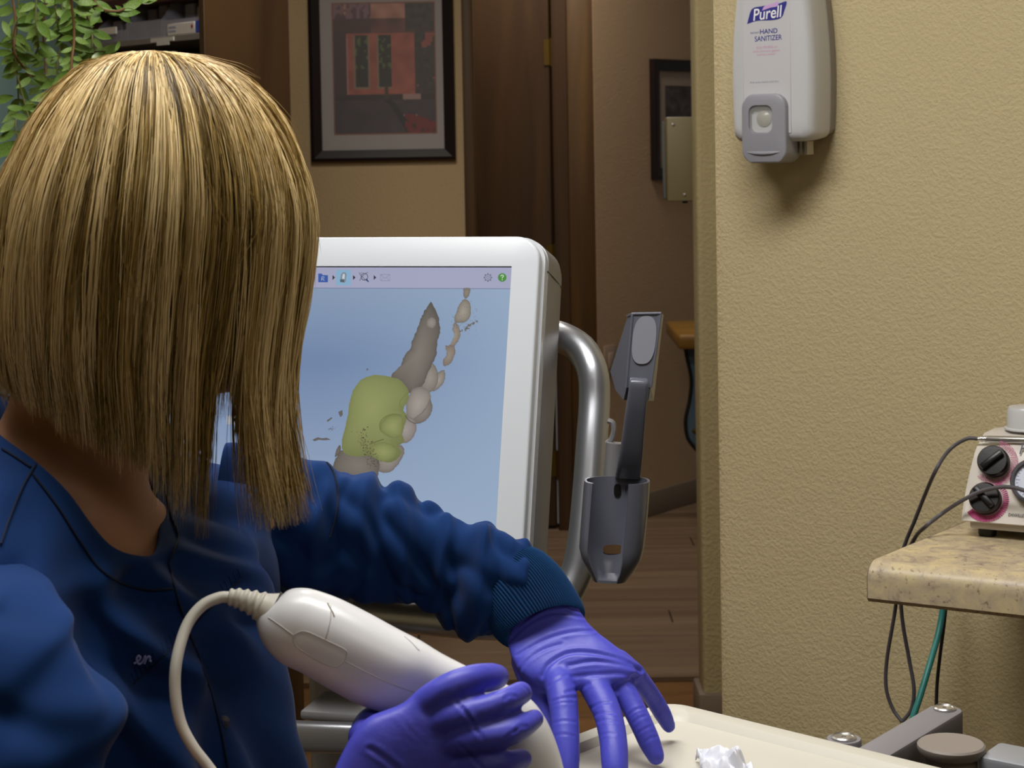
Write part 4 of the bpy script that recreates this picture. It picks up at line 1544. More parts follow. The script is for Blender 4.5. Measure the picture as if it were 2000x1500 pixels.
# second picture on the receding hall wall
hO = h0 + HN * 0.002
q = A([HIT(x, y, hO, HN) for x, y in ((1268, 115), (1400, 121), (1396, 349), (1263, 352))])
q[3][:2] = q[0][:2]
q[2][:2] = q[1][:2]
q[1][2] = q[0][2]
q[2][2] = q[3][2]
pic2 = root('framed_picture', q[2:].mean(0), 'dark-framed grey print on the hallway wall behind the beige box', 'picture')
fm, inn = frame_ring(q, 0.045, 0.022, HN)
mk('frame', fm, M_FRAME, parent=pic2, smooth=False)
mk('mat_board', (inn + HN * 0.005, [(0, 1, 2, 3)]), M_MAT2, parent=pic2, smooth=False)
ex_, wq, hq = unit(inn[1] - inn[0]), np.linalg.norm(inn[1] - inn[0]), inn[0][2] - inn[3][2]


def grey_print(u, v):
    t = mnoise.noise((u * 7, v * 9, 3.3)) * 0.5 + 0.5 + mnoise.noise((u * 21, v * 21, 1.0)) * 0.2
    t = min(max(t, 0), 1)
    return (0.16 + 0.28 * t, 0.14 + 0.25 * t, 0.14 + 0.25 * t)


print_grid('print', inn[0] + ex_ * (wq * 0.13) - ZUP * hq * 0.15 + HN * 0.008, ex_, ZUP, wq * 0.74, hq * 0.7, 26, 30, grey_print, pic2)

# beige electrical box on the far side of the wall stub
bx = root('junction_box', P(1330, 392, 4.66), 'flat beige steel box with corner screws behind the wall stub', 'box')
b0, b1 = P(1301, 229, 4.63), P(1385, 392, 4.63)
mk('case', box2(b0[0], b1[0], 4.6215, 4.69, b1[2], b0[2], 0.004, 2), mat('beige_steel', '71684a', 0.5), parent=bx)
mk('back_flange', box2(b0[0] - 0.006, b1[0], 4.69, 4.697, b1[2] + 0.004, b0[2] - 0.01, 0.002, 1), mat('grey_flange', '595a58', 0.5), parent=bx)
for sx_, sy_ in ((1314, 243), (1337, 380)):
    s_ = P(sx_, sy_, 4.625)
    mk('screw', lathe([(0.0045, 0), (0.0035, 0.002), (0.0004, 0.0026)], 12, A([s_[0], 4.621, s_[2]]), (1, 0, 0), ZUP, (0, -1, 0)), M_CHROME, parent=bx)
s_ = P(1339, 394, 4.63)
mk('knock_out', box2(s_[0] - 0.006, s_[0] + 0.006, 4.635, 4.65, s_[2] - 0.004, s_[2] + 0.006), M_BLACK, parent=bx, smooth=False)

# wooden table corner with a dark blue curved leg, far down the hall
tb = root('side_table', P(1372, 960, 6.6) * A([1, 1, 0]), 'honey wood side table on a curved blue-grey leg, behind the wall stub', 'table')
M_HONEY = wood_mat('honey_wood', '9a7434', '7d5a24', 8, (0.2, 1, 1), 0.4)
t0, t1 = P(1318, 640, 6.6), P(1318, 682, 6.6)
mk('table_top', box2(t0[0], t0[0] + 0.55, 6.45, 6.95, t1[2] + 0.012, t0[2] - 0.012, 0.012, 3), M_HONEY, parent=tb)
lp = [(1350, 672, 14), (1354, 700, 13), (1360, 740, 11), (1359, 780, 13), (1355, 820, 17), (1358, 855, 16), (1368, 880, 8)]
legr = [ring_px((x - w, y), (x + w, y), 6.6, 0.35, 20, 3) for x, y, w in lp]
lg = mk('leg', loft(smooth_rings(legr, 30)), mat('blue_grey_leg', '4d6474', 0.4), parent=tb)
edge = [P(x - w + 1, y, 6.588) for x, y, w in lp]
mk('leg_edge', tube(spline(edge, 40), 0.0065, 8), M_BLACK, parent=lg)
bp2 = P(1357, 841, 6.6)
mk('bolt', lathe([(0.011, 0), (0.010, 0.004), (0.0006, 0.006)], 16, A([bp2[0], bp2[1] - 0.012, bp2[2]]), (1, 0, 0), ZUP, (0, -1, 0)), M_BRASS, parent=lg)
le = P(1369, 880, 6.6)
mk('foot_rod', tube([le, A([le[0], le[1], 0.0])], 0.006, 8), M_BLACK, parent=tb)
# pale switch plate between tube and cradle on the hall wall
sp = HIT(1190, 704, h0 + HN * 0.001, HN)
sw = root('light_switch', sp - ZUP * 0.05, 'pale pinkish switch plate beside the dark door casing', 'light switch')
mk('plate', xf(rbox(0.075, 0.115, 0.006, 0.002, 2), sp + HN * 0.003, HD, ZUP, HN), mat('pale_switch_plastic', 'a08a7a', 0.5), parent=sw)
mk('rocker', xf(rbox(0.03, 0.06, 0.006, 0.002, 2), sp + HN * 0.008, HD, ZUP, HN), mat('pale_rocker', 'ab9686', 0.5), parent=sw)

# ================================================================== open cabinet with supplies
CU = A([math.cos(math.radians(48)), -math.sin(math.radians(48)), 0])      # along the front, towards the viewer on the right
CN = A([-math.sin(math.radians(48)), -math.cos(math.radians(48)), 0])     # out of the front
cf = P(399, 70, 4.0)
cf0 = A([cf[0], cf[1], 0.0])
back_pt = HIT(565, 70, cf0, CU)
CD = float(np.linalg.norm((back_pt - cf0)[:2]))
cab = root('supply_cabinet', cf0 - CU * 0.4 - CN * CD / 2, 'tall dark walnut open cabinet holding clear supply bins', 'cabinet')
CWd = 0.53
cl_ = lambda m: xf(m, cf0, CU, -CN, ZUP)
mk('side_panel', cl_(box2(-0.02, 0.0, 0.0, CD, 0, 2.3, 0.001, 1)), M_CABWOOD, parent=cab)
mk('side_panel', cl_(box2(-CWd, -CWd + 0.02, 0.0, CD, 0, 2.3, 0.001, 1)), M_CABWOOD, parent=cab)
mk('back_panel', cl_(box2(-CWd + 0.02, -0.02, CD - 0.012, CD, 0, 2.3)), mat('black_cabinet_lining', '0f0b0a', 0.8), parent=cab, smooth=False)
zs = HIT(395, 63, cf0, CN)[2]
M_SHELF = mat('grey_shelf_edge', '6d6864', 0.5)
ms = mk('shelf', cl_(box2(-CWd + 0.02, -0.02, 0.001, CD - 0.012, zs - 0.014, zs, 0.001, 1)), M_SHELF, parent=cab)
zt = HIT(395, 4, cf0, CN)[2]
mk('shelf', cl_(box2(-CWd + 0.02, -0.02, 0.001, CD - 0.012, zt + 0.012, zt + 0.03, 0.001, 1)), mat('maroon_shelf', '3a1214', 0.5), parent=cab)
mk('shelf', cl_(box2(-CWd + 0.02, -0.02, 0.02, CD - 0.012, 0.9, 0.92)), M_CABWOOD, parent=cab, smooth=False)
for lx0, lx1, ly0, ly1 in ((295, 340, 64, 72), (307, 331, 73, 81)):
    qa, qb = HIT(lx0, ly0, cf0, CN), HIT(lx1, ly1, cf0, CN)
    u0_, u1_ = np.dot(qa - cf0, CU), np.dot(qb - cf0, CU)
    mk('shelf_label', cl_(box2(u0_, u1_, -0.002, 0.0005, zs - 0.012 if ly0 < 70 else zs - 0.020, zs - 0.003 if ly0 < 70 else zs - 0.012)), mat('paper_label', 'b5b0aa', 0.8), parent=ms, smooth=False)
M_BIN = mat('clear_bin', '9b9aa6', 0.2, spec=0.5, alpha=0.5)
M_BINTAG = mat('bin_tag', 'c7c2ba', 0.8)
bin_lab = ['open-front clear storage bin nearest the cabinet side panel', 'clear storage bin in the middle of the cabinet shelf', 'clear storage bin behind the vine with a paper tag']


def bin_mesh(u0, u1, z0, hgt, dep):
    th = 0.003
    sl = 0.045                                   # front slopes back
    side = [(0.01, z0), (0.012, z0 + hgt * 0.42), (0.01 + sl, z0 + hgt), (dep, z0 + hgt), (dep, z0)]
    parts_ = []
    for u in (u0, u1 - th):
        v = [(u, a, b) for a, b in side] + [(u + th, a, b) for a, b in side]
        k = 5
        parts_.append((A(v), [tuple(range(k))[::-1], tuple(range(k, 2 * k))] + [(i, (i + 1) % k, k + (i + 1) % k, k + i) for i in range(k)]))
    parts_.append(box2(u0, u1, 0.012, dep, z0, z0 + th))
    parts_.append(box2(u0, u1, dep - th, dep, z0, z0 + hgt))
    parts_.append(box2(u0, u1, 0.010, 0.014, z0, z0 + hgt * 0.42))
    return join(*parts_)


bins = []
for i, (u0, u1, hgt) in enumerate(((-0.185, -0.024, 0.085), (-0.345, -0.19, 0.095), (-0.505, -0.35, 0.06))):
    bz = zs
    br = root('storage_bin', cf0 + CU * (u0 + u1) / 2 - CN * 0.1 + ZUP * bz, bin_lab[i], 'storage bin', 'clear bins on the cabinet shelf')
    mk('shell', cl_(bin_mesh(u0, u1, bz, hgt, 0.22)), M_BIN, parent=br, smooth=False)
    if i == 2:
        mk('tag', cl_(box2(u0 + 0.04, u0 + 0.12, 0.006, 0.009, bz + 0.018, bz + 0.034)), M_BINTAG, parent=br, smooth=False)
    # packets standing in the bin
    rdm = random.Random(20 + i)
    for k in range(3):
        w = (u1 - u0) * 0.26
        uu = u0 + 0.012 + k * (u1 - u0) * 0.31
        bxp = mk('supply_packet', cl_(rbox(w, 0.12, hgt * rdm.uniform(0.55, 0.85), 0.003, 1, (uu + w / 2, 0.12, bz + 0.004 + hgt * 0.42))), mat('packet_paper_%d_%d' % (i, k), rdm.choice(['a8a29c', '8d8a96', 'b7aea2', '6f6a78']), 0.7))
        tag(bxp, ['pale packet', 'grey packet', 'wrapped packet'][k] + ' standing in the ' + ['bin nearest the cabinet side', 'middle bin', 'bin behind the vine'][i], 'packet', 'packets in the bins')
# white carton with red mark and a small blue box in front of the right bin
fz = zs
cw = root('carton', cf0 + CU * -0.085 - CN * 0.0 + ZUP * fz, 'small white carton with a red mark on the shelf edge', 'box')
qa, qb = HIT(325, 40, cf0, CN), HIT(379, 40, cf0, CN)
ua_, ub_ = float(np.dot(qa - cf0, CU)), float(np.dot(qb - cf0, CU))
mk('carton_body', cl_(box2(ua_, ub_ - 0.002, 0.002, 0.009, fz + 0.0005, fz + 0.026, 0.001, 1)), mat('carton_white', 'b9b3ae', 0.6), parent=cw)
pr = HIT(374, 47, cf0 + CN * 0.03, CN)
mk('red_mark', xf(prism([(0.004 * math.cos(a * math.pi / 6), 0.004 * math.sin(a * math.pi / 6)) for a in range(12)], 0, 0.0006), cf0 + CU * (ub_ - 0.012) - CN * 0.002 + ZUP * (fz + 0.016), CU, ZUP, CN), mat('red_ink', '8e1f24', 0.5), parent=cw, smooth=False)
for k in range(2):
    mk('print_line', cl_(box2(ua_ + 0.006, ua_ + 0.036, 0.0014, 0.0020, fz + 0.008 + k * 0.009, fz + 0.011 + k * 0.009)), mat('carton_print_%d' % k, '8288a8', 0.6), parent=cw, smooth=False)
bb = mk('blue_box', cl_(box2(ub_ + 0.001, -0.0205, 0.002, 0.009, fz + 0.0005, fz + 0.027, 0.001, 1)), mat('blue_card', '2a3f96', 0.6))
tag(bb, 'small blue box beside the white carton with red mark', 'box')
for k, xx in enumerate((207, 254)):
    q = HIT(xx, 95, cf0 - CN * 0.05, CN)
    jr = mk('white_tube', lathe([(0.010, 0), (0.0105, 0.002), (0.0105, 0.10), (0.007, 0.104), (0.007, 0.11)], 14, A([q[0], q[1], zs - 0.014 - 0.135])), M_BINTAG)
    tag(jr, ['white tube under the shelf by the vine', 'white tube under the shelf above the blonde hair'][k], 'tube', 'tubes on the lower shelf')
mk('shelf', cl_(box2(-CWd + 0.02, -0.02, 0.02, CD - 0.012, zs - 0.014 - 0.155, zs - 0.014 - 0.135)), mat('dark_lower_shelf', '171211', 0.7), parent=cab, smooth=False)

# ================================================================== trailing vine
M_LEAF = mat('vine_leaf', '6d8a3a', 0.5, spec=0.4, vary=(18, 0.3, '4f6f2c'))
M_LEAF2 = mat('vine_leaf_pale', '86a052', 0.5, spec=0.4, vary=(18, 0.3, '5f7f38'))
M_STEM = mat('vine_stem', '5a5a28', 0.6)
M_STEM2 = mat('vine_stem_brown', '6b4a2c', 0.7)
VY = 2.75
vine = root('trailing_vine', P(110, -330, VY + 0.05), 'leafy green vine trailing from a hanging pot in front of the teal wall', 'plant')
potc = P(100, -420, VY + 0.05)
mk('pot', lathe([(0.07, -0.0), (0.095, 0.12), (0.10, 0.125), (0.09, 0.125), (0.085, 0.10)], 28, potc - A([0, 0, 0.06])), mat('terracotta_pot', '8a5b40', 0.7), parent=vine)
for k in range(3):
    a = math.radians(120 * k + 20)
    mk('hanger', tube([potc + A([0.095 * math.cos(a), 0.095 * math.sin(a), 0.06]), A([potc[0], potc[1], CEIL_Z - 0.02])], 0.0015, 6), M_STEM2, parent=vine)


def leaf_mesh():
    n = 9
    v, f = [], []
    for i in range(n):
        t = i / (n - 1)
        w = 0.19 * math.sin(math.pi * min(1, t * 1.02)) ** 0.75 * (1.15 - 0.45 * t)
        z = 0.16 * math.sin(t * 2.4) * -1 + 0.1 * t
        v += [(-w, t, z + 0.09 * w), (0, t, z - 0.03), (w, t, z + 0.09 * w)]
    for i in range(n - 1):
        a = i * 3
        f += [(a, a + 1, a + 4, a + 3), (a + 1, a + 2, a + 5, a + 4)]
    return A(v), f


LV, LF = leaf_mesh()
leaf_me = []
for m_ in (M_LEAF, M_LEAF2):
    me = bpy.data.meshes.new('leaf')
    me.from_pydata(LV.tolist(), [], LF)
    me.shade_smooth()
    me.materials.append(m_)
    leaf_me.append(me)
rv_ = random.Random(11)


def leaf(p, direction, size):
    y = unit(direction)
    side = unit(np.cross(y, A([rv_.uniform(-.5, .5), -1, rv_.uniform(-.3, .6)])))
    zz = np.cross(side, y)
    ob = bpy.data.objects.new('leaf', leaf_me[0 if rv_.random() < 0.6 else 1])
    scene.collection.objects.link(ob)
    ob.parent = vine
    M = Matrix([[side[i] * size * 1.0, y[i] * size, zz[i] * size, (p - ORG[vine.name])[i]] for i in range(3)] + [[0, 0, 0, 1]])
    ob.matrix_local = M


strands_px = [
    [(30, -330), (20, -60), (30, 40), (28, 100), (45, 130), (62, 150)],
    [(70, -330), (72, -50), (70, 40), (75, 85), (70, 105)],
    [(90, -330), (105, -60), (110, 30), (118, 80), (112, 130), (108, 185), (100, 215)],
    [(110, -330), (130, -60), (140, 10), (145, 70), (140, 120), (138, 150)],
    [(120, -330), (150, -60), (165, 10), (178, 50), (180, 90), (176, 120)],
    [(60, -330), (100, -50), (60, 25), (32, 40), (24, 80), (30, 130), (48, 200), (64, 265), (60, 300)],
    [(130, -330), (170, -60), (190, 10), (230, 22), (262, 4), (270, 0)],
    [(110, -330), (120, -20), (125, 60), (150, 95), (178, 100), (205, 100)],
    [(60, -330), (40, -60), (32, 70), (34, 150), (36, 205), (30, 250), (40, 285)],
    [(90, -330), (92, -40), (85, 60), (88, 110), (90, 160), (84, 175)],
]
for si, sp_ in enumerate(strands_px):
    dz = rv_.uniform(-0.09, 0.09)
    pts = spline([P(x, y, VY + dz + 0.02 * math.sin(i * 1.7 + si)) for i, (x, y) in enumerate(sp_)], 46)
    mk('stem', tube(pts, 0.0013 if si % 3 else 0.0019, 6), M_STEM if si % 3 else M_STEM2, parent=vine)
    k = 12
    while k < 46:
        t = pts[min(k + 1, 45)] - pts[k - 1]
        pxv = pts[k]
        for s in (-1, 1):
            d = unit(t) * rv_.uniform(0.2, 0.9) + s * A([rv_.uniform(0.5, 1.0), rv_.uniform(-0.5, 0.3), rv_.uniform(-0.3, 0.3)])
            if rv_.random() < (0.85 if 1 < si < 5 or si == 7 else 0.75):
                leaf(pxv, d, rv_.uniform(0.018, 0.042))
        k += rv_.choice((2, 3, 3))
# single leaves that lean into the picture from the left
for (x, y, dx, dy_, s) in ((-12, 105, 1, 0.05, 0.03), (-15, 200, 1, 0.25, 0.036), (-20, 305, 1, 0.42, 0.055), (5, 40, 0.3, -0.6, 0.03), (12, 208, 1, -0.1, 0.03), (40, 212, 1, 0.1, 0.028), (-10, 30, 0.8, 0.5, 0.03), (228, 22, 0.6, -0.5, 0.03), (225, 100, 0.3, 0.6, 0.02), (234, 104, 0.7, -0.3, 0.02)):
    leaf(P(x, y, VY - 0.05), A([dx, -0.2, dy_]), s)
# ================================================================== seated person
M_SKIN = mat('skin', 'ac7f64', 0.5, spec=0.35, sss=0.12, bump=(300, 0.06, 0.001))
M_SCRUB = mat('navy_scrub_cloth', '0d2e60', 0.85, spec=0.12, sheen=0.06, bump=(900, 0.12, 0.0008), vary=(25, 0.12))
M_SCRUB_IN = mat('navy_scrub_inside', '081a36', 0.9, spec=0.1)
M_CUFF = mat('navy_rib_knit', '12365f', 0.9, spec=0.1, sheen=0.06)
M_GLOVE = mat('violet_nitrile', '4648b6', 0.45, spec=0.35, bump=(90, 0.16, 0.003, 3), stretch=(1, 1, 1))
M_THREAD = mat('seam_thread', '061630', 0.9)
M_TEXTTHREAD = mat('lavender_embroidery', '93a0d8', 0.7)

nt = M_CUFF.node_tree
_b = nt.nodes['Principled BSDF']

person = root('person', (-0.33, 1.30, 0.0), 'person with a blonde bob in navy scrubs and violet gloves holding the scanner wand', 'person')

FD = unit(A([0.916, -0.40, 0]))       # where the chest faces
SD = unit(A([0.40, 0.916, 0]))        # towards the far (left) shoulder
GZ = unit(A([0.80, 0.60, 0]))         # where the head faces
GS = A([-GZ[1], GZ[0], 0])
NB = P(150, 960, 1.30)                # neck base


def soften(D_, it=3):
    for _ in range(it):
        D_ = (np.roll(D_, 1, 1) + 2 * D_ + np.roll(D_, -1, 1)) / 4
        E_ = D_.copy()
        E_[1:-1] = (D_[:-2] + 2 * D_[1:-1] + D_[2:]) / 4
        D_ = E_
    return D_


def crease(x):
    return math.exp(-(x / 0.16) ** 2)


def ell(c, rx, ry, rz, ex, ey, ez, n=20):
    rings = []
    for i in range(1, n):
        t = math.pi * i / n
        a = np.linspace(0, 2 * math.pi, 2 * n, endpoint=False)
        rings.append(A(c) + A(ez) * rz * math.cos(t) + math.sin(t) * (np.cos(a)[:, None] * A(ex) * rx + np.sin(a)[:, None] * A(ey) * ry))
    return loft(rings)


def gz(*a):
    return A(a[0], dtype=float)


# ---- body: head with face, neck, chest, arms, pelvis as one surface
HC = P(300, 430, 1.315)
pieces = [ell(HC, 0.093, 0.073, 0.105, GZ, GS, ZUP)]
jaw = HC + GZ * 0.035 - ZUP * 0.075
pieces.append(ell(jaw, 0.058, 0.052, 0.055, GZ, GS, ZUP))
pieces.append(ell(HC + GZ * 0.062 - ZUP * 0.112, 0.022, 0.026, 0.018, GZ, GS, ZUP, 12))            # chin
pieces.append(ell(HC + GZ * 0.093 - ZUP * 0.040, 0.019, 0.015, 0.020, GZ, GS, ZUP, 12))            # nose
pieces.append(tube([HC + GZ * 0.089 + ZUP * 0.004, HC + GZ * 0.102 - ZUP * 0.040], [0.008, 0.011], 10))
for s in (-1, 1):
    pieces.append(ell(HC + GS * s * 0.034 + GZ * 0.075 + ZUP * 0.012, 0.017, 0.022, 0.009, GZ, GS, ZUP, 10))   # brow
    pieces.append(ell(HC + GS * s * 0.040 + GZ * 0.062 - ZUP * 0.040, 0.022, 0.022, 0.022, GZ, GS, ZUP, 10))   # cheek
    pieces.append(ell(HC + GS * s * 0.074 - GZ * 0.005 - ZUP * 0.012, 0.017, 0.007, 0.030, unit(GZ - GS * s * 0.4), GS, ZUP, 12))   # ear
for dz, r_ in ((-0.074, 0.0065), (-0.083, 0.008)):
    pieces.append(tube([HC + GZ * 0.080 + GS * -0.022 + ZUP * dz, HC + GZ * 0.090 + ZUP * dz, HC + GZ * 0.080 + GS * 0.022 + ZUP * dz], [0.003, r_, 0.003], 10, round_end=True))   # lips


def oval(c, w, d, n=40, p=2.0, bias=0.0):
    t = np.linspace(0, 2 * math.pi, n, endpoint=False)
    cs, sn = np.cos(t), np.sin(t)
    cs = np.sign(cs) * np.abs(cs) ** (2 / p)
    sn = np.sign(sn) * np.abs(sn) ** (2 / p)
    return A(c) + (cs[:, None] * FD * d) + (sn[:, None] * SD * w)


# neck silhouette follows the photograph: nape on the left, throat on the right
neck_rings = [ring_px((20, 690), (400, 700), 1.315, 0.85), ring_px((25, 760), (330, 790), 1.312, 0.85), ring_px((12, 800), (312, 860), 1.31, 0.85), ring_px((-10, 840), (287, 925), 1.305, 0.85), ring_px((-40, 880), (298, 975), 1.295, 0.8), ring_px((0, 960), (302, 1040), 1.29, 0.7), ring_px((60, 1040), (300, 1110), 1.285, 0.5)]
pieces.append(loft(smooth_rings(neck_rings, 20)))
chest = [oval(NB + FD * 0.0 - ZUP * 0.012, 0.075, 0.055), oval(NB + FD * 0.004 - ZUP * 0.05, 0.120, 0.066, p=2.2), oval(NB + FD * 0.008 - ZUP * 0.09, 0.130, 0.074, p=2.2), oval(NB + FD * 0.010 - ZUP * 0.16, 0.130, 0.076), oval(NB + FD * 0.01 - ZUP * 0.30, 0.12, 0.075), oval(NB + FD * 0.0 - ZUP * 0.46, 0.16, 0.10), oval(NB + FD * 0.0 - ZUP * 0.56, 0.16, 0.11)]
pieces.append(loft(smooth_rings(chest, 30)))
SL = P(560, 985, 1.47)                # far shoulder joint
EL = P(800, 1075, 1.503)               # its elbow
WL = P(1045, 1195, 1.458)             # its wrist
SR = NB - SD * 0.175 - ZUP * 0.035    # near shoulder joint
ER = P(40, 1640, 1.08)
WR = P(690, 1570, 1.13)
pieces.append(tube(spline([NB + SD * 0.08 - ZUP * 0.07, SL, EL, (EL + WL) / 2, WL], 30), np.interp(np.linspace(0, 1, 30), [0, 0.25, 0.6, 0.8, 1], [0.022, 0.028, 0.021, 0.018, 0.017]), 16))
pieces.append(tube(spline([NB - SD * 0.08 - ZUP * 0.03, SR, ER, (ER + WR) / 2, WR], 30), np.interp(np.linspace(0, 1, 30), [0, 0.2, 0.55, 0.75, 1], [0.03, 0.036, 0.030, 0.027, 0.020]), 16))
hipc = NB - ZUP * 0.56
for s in (-1, 1):
    hj = hipc + SD * s * 0.085
    kn = hj + FD * 0.40 + SD * s * 0.05 - ZUP * 0.06
    an = kn - FD * 0.06
    an[2] = 0.09
    pieces.append(tube(spline([hj - FD * 0.04, hj + FD * 0.18 - ZUP * 0.02, kn, (kn + an) / 2 + A([0, 0, 0.06]), an], 26), np.interp(np.linspace(0, 1, 26), [0, 0.5, 0.7, 1], [0.085, 0.062, 0.055, 0.035]), 14))
    pieces.append(tube([an - FD * 0.03 - ZUP * 0.035, an + FD * 0.08 - ZUP * 0.05, an + FD * 0.15 - ZUP * 0.06], [0.034, 0.036, 0.026], 12, round_end=True))
bmesh_v, bmesh_f = remesh(join(*pieces), 0.006, 8)
mk('body', (bmesh_v, bmesh_f), M_SKIN, parent=person, sharp=180)
for s in (-1, 1):
    e = mk('eye', ell(HC + GS * s * 0.033 + GZ * 0.077 - ZUP * 0.004, 0.012, 0.012, 0.012, GZ, GS, ZUP, 10), mat('eye_white_%d' % (s + 1), 'e8e4de', 0.2), parent=person)
    mk('iris', ell(HC + GS * s * 0.033 + GZ * 0.0865 - ZUP * 0.004, 0.003, 0.005, 0.005, GZ, GS, ZUP, 8), mat('iris_%d' % (s + 1), '4a5a50', 0.2), parent=e)

# ---- scrub top body
nl = [(-30, 762, 1.345), (-50, 800, 1.30), (0, 853, 1.245), (70, 905, 1.222), (130, 962, 1.216), (180, 1030, 1.218), (215, 1068, 1.226), (255, 1086, 1.240), (298, 1084, 1.262), (309, 1030, 1.292), (305, 980, 1.318), (292, 935, 1.342), (300, 888, 1.365), (230, 838, 1.385), (110, 800, 1.392), (20, 775, 1.375)]
NLp = A([P(*p) for p in nl])
nlc = NLp.mean(0)
NT = 160


def theta(p):
    d = p - nlc
    return math.atan2(np.dot(d, SD), np.dot(d, FD))


cl = spline(np.concatenate([NLp, NLp[:1]]), 400)[:-1]
th = A([theta(p) for p in cl])
od = np.argsort(th)
ths, cls = th[od], cl[od]
TT = np.linspace(-math.pi, math.pi, NT, endpoint=False)
neck_ring = A([[np.interp(t, np.concatenate([ths - 2 * math.pi, ths, ths + 2 * math.pi]), np.tile(cls[:, k], 3)) for k in range(3)] for t in TT])


def tors(w, df_, db_, z, off=(0, 0), p=2.2, zs=0.0, zf=0.0):
    """ring about the body axis: half width w, front/back depth, height z (zs: extra at the shoulders, zf: extra at the front)"""
    out = []
    for t in TT:
        c, s = math.cos(t), math.sin(t)
        cc_ = np.sign(c) * abs(c) ** (2 / p)
        ss_ = np.sign(s) * abs(s) ** (2 / p)
        d = df_ if c > 0 else db_
        out.append(NB + FD * (cc_ * d + off[0]) + SD * (ss_ * w + off[1]) + ZUP * (z + zs * abs(s) ** 3 + zf * max(c, 0) ** 2))
    return A(out)


band1 = neck_ring + (neck_ring - nlc) * A([0.03, 0.03, 0]) + A([0, 0, 0.0015])
r_sh = tors(0.175, 0.092, 0.085, -0.020, zs=0.004, zf=-0.045)
r_ch0 = tors(0.188, 0.100, 0.095, -0.065, zf=-0.025)
r_ch = tors(0.190, 0.108, 0.10, -0.125)
r_w = tors(0.185, 0.116, 0.10, -0.22, off=(0.006, 0))
r_w2 = tors(0.185, 0.124, 0.10, -0.34, off=(0.008, 0))
r_h = tors(0.195, 0.165, 0.12, -0.48, off=(0.01, 0))
r_h2 = tors(0.20, 0.17, 0.13, -0.60, off=(0.01, 0))
mid1 = band1 * 0.62 + r_sh * 0.38 + A([0, 0, 0.004])
ringsT = smooth_rings([neck_ring, band1, mid1, r_sh, r_ch0, r_ch, r_w, r_w2, r_h, r_h2], 110)
RT = A(ringsT)
RT[0] = neck_ring
# drape: long soft folds that fall from the shoulders towards the front
nr = len(RT)
DF = np.zeros(RT.shape[:2])
NF = np.zeros(RT.shape)
for i in range(nr):
    s = i / (nr - 1)
    amp = 0.016 * min(1, max(0, (s - 0.05) / 0.10))
    for j, t in enumerate(TT):
        d = RT[i, j] - (NB + ZUP * (RT[i, j, 2] - NB[2]))
        n_ = unit(d * A([1, 1, 0]))
        ph = t * 7.0 + 9.0 * s * (1 if t < 0 else -0.4)
        f_ = 0.55 * math.sin(ph) + 0.35 * math.sin(ph * 1.9 + 1.3 + 5 * s) + 0.5 * mnoise.noise((t * 1.6, s * 5, 0.5))
        front = 1.0 if abs(t) < 2.2 else 0.4
        pl = t * 17.0 - 32.0 * s + 1.2 * mnoise.noise((t * 2.0, s * 3.0, 4.0))
        ridge = (1 - abs(math.sin(pl / 2))) ** 1.6 - 0.35
        zone = math.exp(-((t + 0.6) / 1.0) ** 2) * (1 - 0.6 * s)
        f_ += 2.3 * ridge * zone
        rn = crease(mnoise.noise((t * 2.6 - 7 * s, s * 3, 9.0)))
        f_ -= 0.6 * (rn - 0.3)
        DF[i, j] = amp * f_ * front
        NF[i, j] = n_
RT += NF * soften(DF, 2)[:, :, None]
V, Fc = loft(list(RT), cap=False)
top = mk('scrub_top', (V, Fc), M_SCRUB, parent=person, sharp=180)
sol = top.modifiers.new('thickness', 'SOLIDIFY')
sol.thickness = 0.0022
sol.offset = -1
# neckband seam and stitched hem lines lie on the cloth


def on_top(i, jlist, lift=0.0012):
    out = []
    for j in jlist:
        p = RT[i, j % NT]
        q = RT[min(i + 1, nr - 1), j % NT] - p
        w = RT[i, (j + 1) % NT] - RT[i, (j - 1) % NT]
        n_ = unit(np.cross(w, q))
        if np.dot(n_, (p - NB) * A([1, 1, 0.3])) < 0:
            n_ = -n_
        out.append(p + n_ * lift)
    return A(out)




def front_curve(pxs, lift=0.0015):
    """curve laid on the scrub front where the photograph shows it"""
    dg = bpy.context.evaluated_depsgraph_get()
    out = []
    mw = top.matrix_world
    for x, y in pxs:
        v = RAY(x, y)
        best = None
        from_p = Vector(CO)
        ok, loc, nrm, _ = top_bvh.ray_cast(from_p, Vector(unit(v))) if False else (None, None, None, None)
        hit = top_bvh.ray_cast(from_p, Vector(unit(v)))
        if hit[0] is not None:
            out.append(A(hit[0]) - unit(v) * lift)
    return A(out)


from mathutils.bvhtree import BVHTree
top_bvh = BVHTree.FromPolygons([tuple(v) for v in V], Fc)


def stitch(name, pxs, r=0.0008, material=M_THREAD, n=40, lift=0.0012):
    dense = spline(A(pxs, dtype=float), n)
    c = front_curve(dense, lift)
    if len(c) > 3:
        return mk(name, tube(c, r, 6), material, parent=top)


stitch('shoulder_seam', [(70, 906), (45, 950), (20, 1010), (2, 1062)])
stitch('neck_seam', [(64, 925), (110, 985), (155, 1055), (195, 1110), (240, 1140), (290, 1152), (338, 1150)])
stitch('neck_seam', [(4, 876), (30, 892), (60, 912)])
stitch('yoke_seam', [(470, 1132), (420, 1180), (360, 1240), (300, 1300), (262, 1335)], 0.0005)
for k in range(26):                                  # shirred gathers above the yoke seam
    t = k / 25
    if 0.18 < t < 0.30:
        continue
    x, y = 470 - 208 * t, 1128 + 203 * t
    stitch('gather', [(x - 6, y - 18), (x - 2, y - 8), (x, y)], 0.0006, M_SCRUB, 6, 0.0)
stitch('placket_seam', [(330, 1100), (345, 1160), (372, 1240), (405, 1330), (430, 1420), (446, 1500)])
stitch('dart_seam', [(325, 965), (335, 1010), (348, 1050), (330, 1100)])
sp_ = front_curve([(437, 1410)], 0.001)
